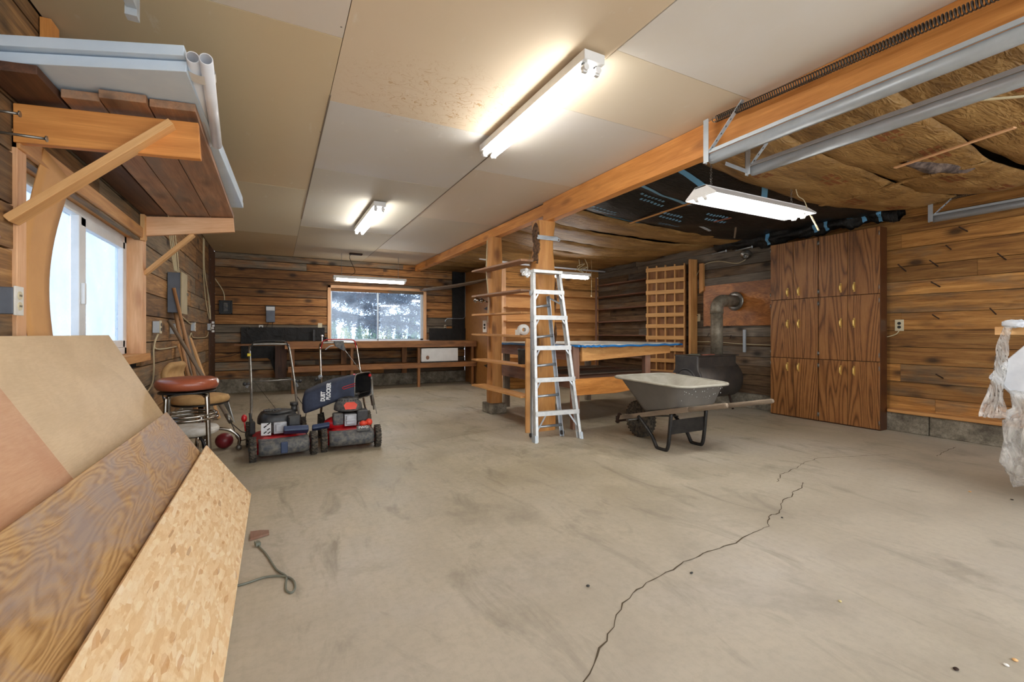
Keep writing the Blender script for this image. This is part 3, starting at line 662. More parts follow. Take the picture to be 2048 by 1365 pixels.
# ================================================================== lights
def tube_light(name, c, L, axis, label, hood=False, hang=None, group='fluorescent tube lights', lit=2, z_up=.06):
    """twin-tube strip light, c = centre of the tube plane"""
    r = root(name, c, label, 'ceiling light', group)
    A = Vector((1, 0, 0)) if axis == 'X' else Vector((0, 1, 0)); B = Vector((-A.y, A.x, 0)); c = Vector(c); Z = Vector((0, 0, 1))
    b = MB()
    if hood:
        w0, w1, h = .05, .14, .075
        for s in (-1, 1):
            P = [c + A * (k * L / 2) + q for k in (-1, 1) for q in (Z * .075 + B * s * w0, Z * .0 + B * s * w1)]
            b.prism([P[0], P[1], P[3], P[2]], Z * .003 + B * s * .002)
        b.bar(c - A * L / 2 + Z * .078, c + A * L / 2 + Z * .078, .104, .012)
        for k in (-1, 1): b.prism([c + A * k * L / 2 + B * x + Z * z for x, z in ((-w1, 0), (w1, 0), (w1, .012), (w0, .085), (-w0, .085), (-w1, .012))], A * .004)
    else:
        b.bar(c - A * (L / 2 + .02) + Z * .05, c + A * (L / 2 + .02) + Z * .05, .13, .05)
    b.build('housing', 'white', parent=r, bevel=.003)
    for s in (-1, 1):
        off = B * s * .038
        t = MB(); t.cyl(c - A * (L / 2 - .03) + off, c + A * (L / 2 - .03) + off, .0185, 14); t.build('tube', 'tubelight', parent=r)
        for k in (-1, 1):
            t = MB(); t.bar(c + A * k * (L / 2 - .03) + off, c + A * k * (L / 2 - .008) + off, .03, .05, up=(0, 0, 1)); t.bar(c + A * k * (L / 2 - .018) + off, c + A * k * (L / 2 - .018) + off + Z * .05, .02, .03, up=tuple(B)); t.cyl(c + A * k * (L / 2 - .03) + off - Z*.0, c + A * k * (L / 2 + .004) + off, .019, 12)
            t.build('lamp_socket', 'white', parent=r, bevel=.003)
    if hang:
        for k in (-1, 1):
            t = MB(); p = c + A * k * (L / 2 - .12) + Z * .085; n = int((hang - p.z) / .022)
            for i in range(n):
                q = p + Z * (i * .022 + .011); t.torus(q, A if i % 2 else B, .009, .0022, 8, 4)
            t.build('chain', 'steel', parent=r)
    return r
tube_light('fluorescent_light', (1.46, 2.55, 2.448), 1.30, 'Y', 'large bright strip light on the ceiling, nearest the camera')
tube_light('fluorescent_light', (1.02, 5.80, 2.448), 1.36, 'Y', 'small-looking strip light on the ceiling between the shelf and the back window')
tube_light('fluorescent_light', (1.555, 8.6, 2.03), 1.25, 'X', 'strip light hanging just above the back window', hang=2.53)
tube_light('fluorescent_light', (3.475, 2.39, 2.10), 1.26, 'X', 'hooded light hanging on chains under the torn insulation', hood=True, hang=2.45)
tube_light('fluorescent_light', (4.11, 6.3, 2.02), 1.26, 'X', 'light hanging behind the aluminium ladder', hang=2.4)
b = MB(); b.tube(spline([(4.5, 6.25, 2.42), (4.55, 6.27, 2.2), (4.45, 6.2, 2.14), (4.62, 6.25, 2.1), (4.52, 6.3, 2.2), (4.6, 6.2, 2.24), (4.42, 6.22, 2.12)]), .006, 5); b.tube(spline([(4.58, 6.25, 2.42), (4.66, 6.2, 2.2), (4.56, 6.3, 2.16), (4.7, 6.25, 2.2), (4.68, 6.3, 2.07)]), .006, 5)
tag(b.build('tangled_cable', 'cable'), 'tangle of cream cable hanging over the light behind the ladder', 'cable')
b = MB(); b.tube([(4.78, 6.25, 2.42), (4.78, 6.25, 1.72)], .0025, 5); b.ball((4.78, 6.25, 1.71), .012, 8)
tag(b.build('pull_cord', 'cable'), 'thin pull cord dangling right of the tangled cable', 'cord')
b = MB(); b.tube(spline([(3.98, 2.37, 2.46), (4.02, 2.36, 2.28), (4.05, 2.32, 2.22), (4.1, 2.3, 2.10), (4.14, 2.26, 1.99)]), .004, 5); b.tube(spline([(4.12, 2.3, 2.09), (4.16, 2.26, 1.96)]), .007, 5)
tag(b.build('hanging_cable', 'cable'), 'pale cable dangling from the right end of the hooded light', 'cable')
b = MB(); b.tube(spline([(1.2, 8.62, 2.12), (1.28, 8.6, 2.2), (1.2, 8.7, 2.45), (1.24, 8.7, 2.53)]), .005, 5); b.bx(1.2, 1.42, 8.66, 8.76, 2.515, 2.538)
tag(b.build('ceiling_hook', 'rust'), 'rusty hook and wire on the ceiling above the window light', 'hook')

# ================================================================== high shelf on the left wall
sh = root('wall_shelf', (XL, 3.6, 1.86), 'high wooden wall shelf of old boards over the left window', 'shelf')
tilt = lambda x: 2.035 + (x - XL) * .085
for (xa, xb, ya) in ((-.955, -.80, 2.36), (-.79, -.665, 2.54), (-.66, -.50, 2.50), (-.495, -.325, 2.53)):
    b = MB(); xm = (xa + xb) / 2
    b.frame((xm, (ya + 4.72) / 2, tilt(xm) + .022), (0, 1, 0), (1, 0, .085), (0, 0, 1), (4.72 - ya, xb - xa, .036)); b.build('shelf_board', 'darkw' if xa < -.9 else 'shelfw', parent=sh, bevel=.003)
b = MB(); b.prism([(-.958, 2.61, 1.862), (-.315, 2.61, 1.905), (-.325, 2.61, 2.075), (-.958, 2.61, 2.022)], (0, .04, 0)); b.build('bracket_arm', 'beam', parent=sh, bevel=.003)
b = MB(); b.prism([(-.958, 4.66, 1.865), (-.315, 4.66, 1.965), (-.325, 4.66, 2.085), (-.958, 4.66, 2.022)], (0, .04, 0)); b.build('bracket_arm', 'pink', parent=sh, bevel=.003)
b = MB(); b.bar((-.955, 2.585, 1.53), (-.42, 2.585, 2.035), .03, .085, up=(0, 1, 0)); b.M = None; b.build('brace', 'lumber', parent=sh, bevel=.002)
b = MB(); b.bar((-.955, 4.72, 1.56), (-.62, 4.72, 1.92), .03, .075, up=(0, 1, 0)); b.build('brace', 'lumber', parent=sh, bevel=.002)
b = MB(); b.bx(-.958, -.93, 4.60, 4.66, 1.82, 2.03); b.build('cleat', 'lumber', parent=sh)
# foam boards
for k, (dz, x1, lab) in enumerate(((0, -.318, 'pale blue foam insulation board, lower of the two on the high shelf'), (.048, -.322, 'pale blue foam insulation board, upper of the two on the high shelf'))):
    b = MB(); zf = lambda x: 2.092 + dz + (x + .95) * .062
    b.prism([(-.95, 2.42 - .03 * k, zf(-.95)), (x1, 2.24 - .03 * k, zf(x1)), (x1 + .08, 4.45, zf(x1)), (-.95, 4.5, zf(-.95))], (0, 0, .042))
    tag(b.build('foam_board', 'foam', bevel=.003), lab, 'foam board', 'foam boards on the high shelf')
# pvc pipes
for k, (x, z, yy) in enumerate(((-.292, 2.175, 2.20), (-.243, 2.160, 2.16))):
    b = MB(); P0 = Vector((x, yy, z)); P1 = Vector((x - .08, 3.7, z - .06)); D = (P1 - P0).normalized()
    U = D.orthogonal().normalized()
    def ring(R, s): pass
    b.lathe(P0, D, [(.0205, .0), (.024, .0), (.024, .86), (.0205, .86)], 20); 
    # hollow mouth
    bb = b.bm; bb.faces.ensure_lookup_table(); caps = [f for f in bb.faces if len(f.verts) > 10]; bmesh.ops.delete(bb, geom=caps, context='FACES_ONLY')
    b.lathe(P0, D, [(.0205, 0), (.0205, .25), (.002, .25)], 20); bb.faces.ensure_lookup_table(); caps = [f for f in bb.faces if len(f.verts) > 10 and (f.calc_center_median() - P0).length < .01]; bmesh.ops.delete(bb, geom=caps, context='FACES_ONLY')
    pp = tag(b.build('plastic_pipe', 'pvc'), ('left' if k == 0 else 'right') + ' of two white plastic pipes taped together at the shelf edge', 'pipe', 'white pipes on the high shelf')
    if k:
        t = MB(); c = P0 + D * .1 - Vector((.025, 0, -.006))
        pts = []
        for i in range(24):
            a = 2 * math.pi * i / 24; V = D.cross(Vector((0, 0, 1))).normalized(); Wv = D.cross(V); pts.append((c + V * math.cos(a) * .052 + Wv * math.sin(a) * .028))
        for j in range(2):
            pass
        t.grid(lambda u, v: pts[int(round(u * 24)) % 24] + D * (v * .07), 24, 1); t.build('tape_band', 'paper', parent=pp)

# ================================================================== sheets leaning below the left window
def sheet(name, xt, zt, xb, zb, ya, yb, th, mat, label, cat='board', cut=None, group=None, ywob=0):
    b = MB(); top0, top1, bot0, bot1 = Vector((xt, ya, zt)), Vector((xt, yb, zt)), Vector((xb, ya, zb)), Vector((xb, yb, zb))
    nrm = (bot1 - top1).cross(Vector((0, 1, 0))).normalized() * -th
    if nrm.x > 0: nrm = -nrm
    b.prism([top0, top1, bot1, bot0] if not cut else cut(top0, top1, bot0, bot1), nrm)
    return tag(b.build(name, mat, bevel=.0015), label, cat, group)
sheet('plywood_sheet', -.905, 1.062, -.345, .008, -.2, 3.62, .014, 'ply_tan', 'tan board leaning under the left window, tallest of the leaning sheets', group='sheets leaning on the left wall')
sheet('plywood_sheet', -.99 + .13, 1.02, -.300, .008, -.3, 2.075, .012, 'ply_pink', 'pinkish plywood leaning over the near end of the tall tan board', group='sheets leaning on the left wall')
sheet('plywood_sheet', -.580, .598, -.205, .012, -.4, 3.40, .016, 'ply_rust', 'brown figured plywood with grey stains, middle of the leaning sheets', group='sheets leaning on the left wall')
sheet('strand_board', -.386, .360, -.140, .008, -.4, 3.47, .012, 'osb', 'strand board with visible flakes, front and lowest of the leaning sheets', group='sheets leaning on the left wall')
# rounded brown board and white board behind the tan sheet
b = MB(); z = 1.085; P = [(-.93, 1.6, .2), (-.93, 2.28, .2), (-.93, 2.32, .9), (-.93, 2.32, 1.045), (-.93, 2.28, 1.085), (-.93, 2.2, 1.105), (-.93, 1.6, 1.105)]
P = [(-.93, 1.5, .1), (-.93, 2.44, .1), (-.93, 2.44, 1.075), (-.93, 2.42, 1.087), (-.93, 2.38, 1.095), (-.93, 1.5, 1.108)]
b.prism(P, (-.018, 0, 0)); tag(b.build('table_leaf', 'greyw', bevel=.004), 'brown board with a rounded corner behind the tan sheet', 'board')
b = MB(); b.prism([(-.915, 1.5, .1), (-.915, 2.16, .1), (-.915, 2.16, 1.072), (-.915, 1.5, 1.085)], (-.008, 0, 0)); tag(b.build('white_board', 'white', bevel=.002), 'white panel edge showing above the tan sheet at far left', 'panel')
# bowed hardboard in the window
b = MB()
def fn(u, v):
    z = .93 + v * .985; bow = math.sin(math.pi * min(1, v * 1.02)) * .052 - .012 * v
    yl = 2.755 + .07 * v; yr = 3.05 + .08 * v - .05 * (1 - v)
    return (-.948 - bow, yl + (yr - yl) * u, z - .06 * v * u)
b.grid(fn, 4, 18); tag(b.build('bowed_hardboard', 'hardboard', solid=.006), 'thin orange-tan hardboard strip bowed against the left window', 'board')

# ================================================================== outlets, cables and panel on the left wall
def outlet(c, nrm, label, box=0, mat='outlet', w=.07, h=.115, sockets=2, boxmat='panelg', name='power_outlet', group=None, dark=True):
    c = Vector(c); nrm = Vector(nrm).normalized(); up = Vector((0, 0, 1)); T = nrm.cross(up)
    b = MB(); b.frame(c + nrm * (box + .004), T, nrm, up, (w, .006, h))
    o = tag(b.build(name, mat, bevel=.002), label, 'outlet' if 'outlet' in name else 'switch', group)
    if sockets:
        for k in range(sockets):
            q = c + nrm * (box + .008) + up * ((.5 - k) * .042 if sockets > 1 else 0)
            b = MB(); b.lathe(q - nrm * .002, nrm, [(.0165, 0), (.0165, .004)], 16)
            f = b.build('socket', 'blackp' if dark else 'beige', parent=o)
            if not dark:
                b = MB(); b.frame(q + nrm * .003 + T * .006, T, nrm, up, (.002, .002, .008)); b.frame(q + nrm * .003 - T * .006, T, nrm, up, (.002, .002, .008)); b.build('slots', 'blackp', parent=f)
    else:
        b = MB(); b.frame(c + nrm * (box + .012), T, nrm, up, (.008, .014, .02)); b.build('toggle', mat, parent=o)
    if box:
        b = MB(); b.frame(c + nrm * (box / 2), T, nrm, up, (w * .86, box, h * .92)); b.build('box', boxmat, parent=o, bevel=.004)
    return o
outlet((XL, 2.50, 1.20), (1, 0, 0), 'white outlet on a grey box left of the left window', box=.055, dark=False)
outlet((XL, 5.05, 1.13), (1, 0, 0), 'grey box with cream outlet cover on the left wall right of the window', box=.05, mat='beige', boxmat='galv')
outlet((XL, 7.1, 1.16), (1, 0, 0), 'small outlet box on the left wall right of the breaker panel', box=.04, mat='outlet', boxmat='galv', dark=False)
o = outlet((XL, 8.7, 1.18), (1, 0, 0), 'cluster of white plugs and outlet on the dark corner sheet', box=.04, mat='outlet', boxmat='galv', dark=False)
b = MB()
for dz, dy in ((.07, 0), (-.07, .0), (.02, .05), (-.02, -.05)): b.box((XL + .075, 8.7 + dy, 1.18 + dz), (.035, .04, .035))
b.build('plugs', 'white', parent=o, bevel=.004)
outlet((XL, 5.8, 1.12), (1, 0, 0), 'pale outlet behind the leaning tool handles', box=.04, boxmat='galv', dark=False)
pn = root('breaker_panel', (XL, 5.78, 1.28), 'grey and tan metal breaker panel on the left wall', 'electrical panel')
b = MB(); b.bx(XL + .002, XL + .11, 5.64, 5.95, 1.285, 1.69); b.build('cabinet', 'panelg', parent=pn, bevel=.003)
b = MB(); b.bx(XL + .11, XL + .122, 5.63, 5.96, 1.275, 1.70); b.build('cover', 'panelb', parent=pn, bevel=.002)
b = MB(); b.torus((XL + .13, 5.93, 1.49), (1, 0, .3), .014, .003, 12, 5); b.build('latch', 'steel', parent=pn)
def cab(pts, label, r=.007, mat='cable', k=6, name='cable', cat='cable'):
    b = MB(); b.tube(spline(pts, k), r, 6); return tag(b.build(name, mat), label, cat)
xc = XL + .014
for k, y in enumerate((5.68, 5.74, 5.80, 5.90)):
    cab([(xc, y - .06, 2.5), (xc, y - .02 + .03 * k, 2.1), (xc + .02, y + .03 * (k - 1), 1.9), (xc + .04, y, 1.71)], ('leftmost', 'second from the left', 'third from the left', 'rightmost')[k] + ' of four cream cables running down into the breaker panel')
cab([(xc, 8.1, 2.5), (xc, 8.12, 2.0), (xc, 8.35, 1.6), (xc + .02, 8.64, 1.3)], 'left cream cable dropping from the ceiling to the plug cluster')
cab([(xc, 8.16, 2.5), (xc, 8.2, 2.1), (xc, 8.62, 1.7), (xc + .02, 8.72, 1.32)], 'middle cream cable dropping from the ceiling to the plug cluster')
cab([(xc, 8.22, 2.5), (xc, 8.25, 2.0), (xc, 8.8, 1.62), (xc + .02, 8.78, 1.3)], 'right cream cable dropping from the ceiling to the plug cluster')
cab([(xc, 5.99, 1.35), (xc, 6.3, 1.28), (xc, 6.9, 1.2), (xc, 7.08, 1.2)], 'cream cable between the breaker panel and the small outlet box')
cab([(xc + .02, 5.05, 1.07), (xc, 5.02, .98), (xc, 5.15, .93), (xc, 5.9, .93), (xc, 6.7, .96), (xc, 7.0, 1.08), (xc, 7.2, 1.02), (xc, 8.4, 1.02), (xc, 8.68, 1.1)], 'cream cable sagging along the left wall between the outlets')
cab([(xc + .02, 5.06, 1.07), (xc, 5.0, .95), (xc, 5.0, .75), (xc, 4.9, .62), (xc, 4.5, .55)], 'cream cable running down the wall below the cream-covered outlet')
cab([(XL + .02, 1.9, 2.52), (XL + .06, 2.1, 2.45), (XL + .08, 2.22, 2.36), (XL + .05, 2.14, 2.28), (XL + .03, 1.8, 2.3)], 'cream cable loop at the top left corner above the foam boards', .009)
b = MB(); b.bar((XL + .02, 2.9, 2.05), (XL + .02, 2.9, 2.53), .09, .04, up=(1, 0, 0)); tag(b.build('wall_stud', 'beam', bevel=.002), 'short orange stud on the left wall above the foam boards', 'stud')
for (u_, v_) in ((38, 228), (92, 278)):
    h_ = at(u_, v_, Y=2.45); y, z = h_.y, h_.z + (.1 if u_ < 50 else 0) * 0; b = MB(); b.tube([(XL, y, z), (h_.x, y, h_.z)], .0055, 8); b.tube([(h_.x, y, h_.z), (h_.x + .004, y, h_.z)], .012, 12)
    tag(b.build('large_nail', 'steel'), ('upper' if u_ < 50 else 'lower') + ' of two big nails sticking out beside the near shelf bracket', 'nail', 'nails by the near shelf bracket')
b = MB(); b.ball((XL + .03, 2.36, 1.43), .03, 12); b.cyl((XL, 2.36, 1.43), (XL + .02, 2.36, 1.43), .01, 8); tag(b.build('red_fixture', 'deepred'), 'dark red knob on the left wall at the picture edge', 'knob')

# ================================================================== long tools and scrap boards leaning on the left wall
def pole(p0, p1, r, mat, label, name='broom_handle', cat='handle', group='handles leaning on the left wall'):
    b = MB(); b.tube([p0, p1], [r, r * .92], 10); return tag(b.build(name, mat), label, cat, group)
pole((-.62, 5.75, 0), (-.90, 5.60, 1.53), .016, 'handle', 'tallest wooden handle, its tip in front of the breaker panel')
pole((-.72, 5.9, 0), (-.92, 5.75, 1.34), .018, 'handle', 'thicker brown handle just behind the tallest one')
pole((-.66, 6.1, 0), (-.92, 6.15, 1.0), .014, 'greyw', 'short grey handle among the leaning boards')
for k, (y, x, h, w, m, l) in enumerate(((6.0, -.70, .96, .07, 'lumber', 'narrow pale board leaning left of the handles'), (6.35, -.66, .9, .09, 'greyw', 'grey board leaning behind the wooden handles'), (6.75, -.62, 1.02, .12, 'lumber', 'wide pale board leaning nearest the dark corner sheet'), (6.55, -.68, 1.05, .1, 'greyw', 'grey-brown board beside the widest pale one'))):
    b = MB(); b.bar((x, y, 0.01), (XL + .03, y + .05, h), .02, w, up=(0, 1, 0)); tag(b.build('scrap_board', m, bevel=.002), l, 'board', 'scrap boards leaning on the left wall')
cv = root('garden_cultivator', (-.285, 5.21, 0), 'garden cultivator with long grey handle and wire tines', 'garden tool')
a, t = Vector((-.93, 5.54, 1.2)), Vector((-.385, 5.26, .19))
b = MB(); b.tube([a, a.lerp(t, .85), t], [.017, .017, .014], 10); b.build('handle', 'greyw', parent=cv)
b = MB(); d = (t - a).normalized(); b.tube([t - d * .1, t], .02, 10); b.build('ferrule', 'steel', parent=cv)
b = MB(); b.tube(spline([t, (-.36, 5.22, .14), (-.34, 5.2, .06), (-.3, 5.2, .02), (-.25, 5.2, .03)]), .005, 6); b.tube(spline([t, (-.34, 5.26, .14), (-.29, 5.27, .09), (-.24, 5.28, .08)]), .005, 6)
for k in range(5): b.tube([(-.25 + .012 * k, 5.2, .03), (-.235 + .012 * k, 5.28, .08)], .004, 5)
b.build('tines', 'iron', parent=cv)
b = MB(); b.prism([(-.42, 5.15, .50), (-.34, 5.13, .20), (-.36, 5.13, .24), (-.47, 5.16, .46)], (.0, .004, 0)); tag(b.build('saw_blade', 'steel'), 'pointed steel blade tip below the gold cushion', 'blade')
b = MB(); b.ball((-.42, 4.99, .075), .075, 16, sc=(1, 1, .95)); tag(b.build('dark_ball', 'deepred'), 'dark maroon ball on the floor behind the chrome chair leg', 'ball')
# ================================================================== seats by the left wall
def TL(pts, o): return [tuple(Vector(p) + Vector(o)) for p in pts]
st = root('bar_stool', (-.55, 3.92, 0), 'round brown vinyl stool with chrome legs', 'stool', local=True)
b = MB(); b.lathe((0, 0, .675), (0, 0, 1), [(.14, 0), (.175, .008), (.188, .03), (.19, .05), (.18, .072), (.15, .085), (.08, .09), (.002, .091)], 40); b.build('seat', 'vred', parent=st)
b = MB(); b.lathe((0, 0, .655), (0, 0, 1), [(.17, 0), (.17, .012)], 30); b.build('seat_plate', 'blackm', parent=st)
b = MB(); b.ball((.18, -.03, .73), .022, 10, sc=(.5, 1, .9)); b.build('tape_patch', 'paper', parent=st)
for k in range(2):
    a = math.radians(50 + 90 * k); c, s = math.cos(a), math.sin(a)
    pts = [(-.185, 0), (-.165, .58), (-.15, .63), (-.1, .65), (.1, .65), (.15, .63), (.165, .58), (.185, 0)]
    pts = spline([(x * c, x * s, z) for x, z in pts], 5); b = MB(); b.tube(pts, .0125, 10); b.build('leg_frame', 'chrome', parent=st)
b = MB(); b.torus((0, 0, .50), (0, 0, 1), .172, .009, 40, 8); b.torus((0, 0, .475), (0, 0, 1), .18, .009, 40, 8); b.build('foot_ring', 'chrome', parent=st)
ch = root('swivel_chair', (-.585, 4.86, 0), 'armless swivel chair with gold cushion and curved chrome base', 'chair', local=True, rz=-.25)
b = MB(); b.lathe((0, 0, .455), (0, 0, 1), [(.18, 0), (.215, .01), (.225, .035), (.215, .06), (.16, .075), (.002, .08)], 36, sx=.92); b.build('seat', 'gold', parent=ch)
b = MB(); b.lathe((0, 0, .445), (0, 0, 1), [(.21, 0), (.222, .012)], 36, sx=.92); b.build('seat_pan', 'blackm', parent=ch)
b = MB(); b.grid(lambda u, v: (-.17 - .05 * math.sin(math.pi * v), (u - .5) * .34 * (math.sin(math.pi * (.12 + .76 * v)) ** .4), .62 + v * .2), 10, 8); b.build('backrest', 'gold', parent=ch, solid=.05, sub=1)
b = MB(); b.tube(spline([(-.1, 0, .44), (-.22, 0, .44), (-.29, 0, .5), (-.29, 0, .66), (-.26, 0, .72)]), .011, 8, flat=.5); b.build('back_bar', 'blackm', parent=ch)
b = MB(); b.cyl((0, 0, .16), (0, 0, .45), .022, 14); b.cyl((0, 0, .13), (0, 0, .24), .034, 14); b.build('column', 'chrome', parent=ch)
for k in range(4):
    a = math.radians(15 + 90 * k); c, s = math.cos(a), math.sin(a); L = .29
    b = MB(); b.tube(spline([(.02 * c, .02 * s, .2), (.12 * c, .12 * s, .215), (.22 * c, .22 * s, .19), (L * c, L * s, .12), (L * c, L * s, .055)]), .014, 10); l = b.build('leg', 'chrome', parent=ch)
    b = MB(); b.ball((L * c, L * s, .027), .027, 14); b.cyl((L * c, L * s, .04), (L * c, L * s, .07), .012, 10); b.build('ball_caster', 'steel', parent=l)
lo = root('low_stool', (-.60, 4.38, 0), 'low stool with off-white padded seat half hidden by the leaning sheets', 'stool', local=True, rz=.2)
b = MB(); b.lathe((0, 0, .275), (0, 0, 1), [(.17, 0), (.195, .012), (.2, .035), (.185, .055), (.12, .066), (.002, .068)], 30); b.build('seat', 'offw', parent=lo)
b = MB(); b.lathe((0, 0, .262), (0, 0, 1), [(.13, 0), (.16, .012)], 24); b.build('seat_pan', 'blackm', parent=lo)
for k in range(4):
    a = math.radians(45 + 90 * k); c, s = math.cos(a), math.sin(a); b = MB(); b.tube(spline([(.08 * c, .08 * s, .26), (.13 * c, .13 * s, .18), (.17 * c, .17 * s, .0)]), .01, 8); b.build('leg', 'blackm', parent=lo)
# debris in front of the wall, behind the stool

# ================================================================== lawn mowers
def wheel(parent, x, y, r, w, side):
    b = MB(); n = 36
    prof = [(.3 * r, -w / 2), (.72 * r, -w / 2), (.93 * r, -w / 2 * .92), (r, -w / 4), (r, w / 4), (.93 * r, w / 2 * .92), (.72 * r, w / 2), (.3 * r, w / 2)]
    b.lathe((x, y, r), (1, 0, 0), prof, n)
    for i in range(22):
        a = 2 * math.pi * i / 22
        for s_ in (-1, 1):
            aa = a + s_ * .07; R = Matrix.Rotation(0, 3, 'X'); c = Vector((x + s_ * w * .23, y + math.cos(aa) * r * 1.0, r + math.sin(aa) * r * 1.0))
            rad = Vector((0, math.cos(aa), math.sin(aa))); tan = Vector((0, -math.sin(aa), math.cos(aa))); X = (Vector((1, 0, 0)) + tan * .9 * s_).normalized(); Y = rad.cross(X).normalized()
            b.frame(c, X, Y, rad, (w * .55, .009, .008))
    t = b.build('wheel', 'rubber', parent=parent)
    b = MB(); b.lathe((x, y, r), (side, 0, 0), [(.60 * r, w * .3), (.62 * r, w * .51), (.5 * r, w * .5), (.2 * r, w * .42), (.18 * r, w * .62), (.002, w * .62)], 24); b.build('hub_cap', 'dusty', parent=t)
    return t
def handle(parent, xh, y0, z0, y1, z1, mat, bail, grip=None):
    b = MB(); k = .06; ym = y0 + (y1 - y0) * .45; zm = z0 + (z1 - z0) * .5
    pts = [(-xh - .02, y0, z0), (-xh, y0 + (ym - y0) * .5, z0 + (zm - z0) * .45), (-xh + .005, ym, zm), (-xh + .01, y1 + .0, z1 - k), (-xh + .03, y1, z1 - .012), (-xh + .07, y1, z1), (xh - .07, y1, z1), (xh - .03, y1, z1 - .012), (xh - .01, y1, z1 - k), (xh - .005, ym, zm), (xh, y0 + (ym - y0) * .5, z0 + (zm - z0) * .45), (xh + .02, y0, z0)]
    b.tube(spline(pts, 4), .0125, 10); h = b.build('handlebar', mat, parent=parent)
    b = MB(); b.tube(spline([(-xh + .012, y1 + .01, z1 - .09), (-xh + .03, y1 + .03, z1 - .02), (-xh + .06, y1 + .04, z1 + .03), (0, y1 + .04, z1 + .04), (xh - .06, y1 + .04, z1 + .03), (xh - .03, y1 + .03, z1 - .02), (xh - .012, y1 + .01, z1 - .09)], 5), .006, 8); b.build('control_bail', bail, parent=h)
    for s in (-1, 1):
        b = MB(); b.cyl((s * (xh - .0), ym - .005, zm), (s * (xh + .045), ym - .005, zm), .012, 10); b.ball((s * (xh + .05), ym - .005, zm), .02, 8); b.build('handle_knob', 'blackp', parent=h)
    return h
def deck(parent, zt, xh, yf, yb, front):
    b = MB()
    out = [(-xh + .04, yf), (xh - .04, yf), (xh, yf - .06), (xh, yb + .1), (xh - .08, yb), (-xh + .08, yb), (-xh, yb + .1), (-xh, yf - .06)]
    def ringv(k, z, y_=0): return [b.v((x * k, (y - (yf + yb) / 2) * k + (yf + yb) / 2, z)) for x, y in out]
    R = [ringv(1, .055), ringv(1.0, .12), ringv(.97, .14), ringv(.86, .155), ringv(.66, zt), ringv(.3, zt + .004)]
    for A, B in zip(R, R[1:]):
        for i in range(8): b.f([A[i], A[(i + 1) % 8], B[(i + 1) % 8], B[i]], 0, False)
    b.f(R[-1]); return b.build('deck', 'red', parent=parent, bevel=.008)
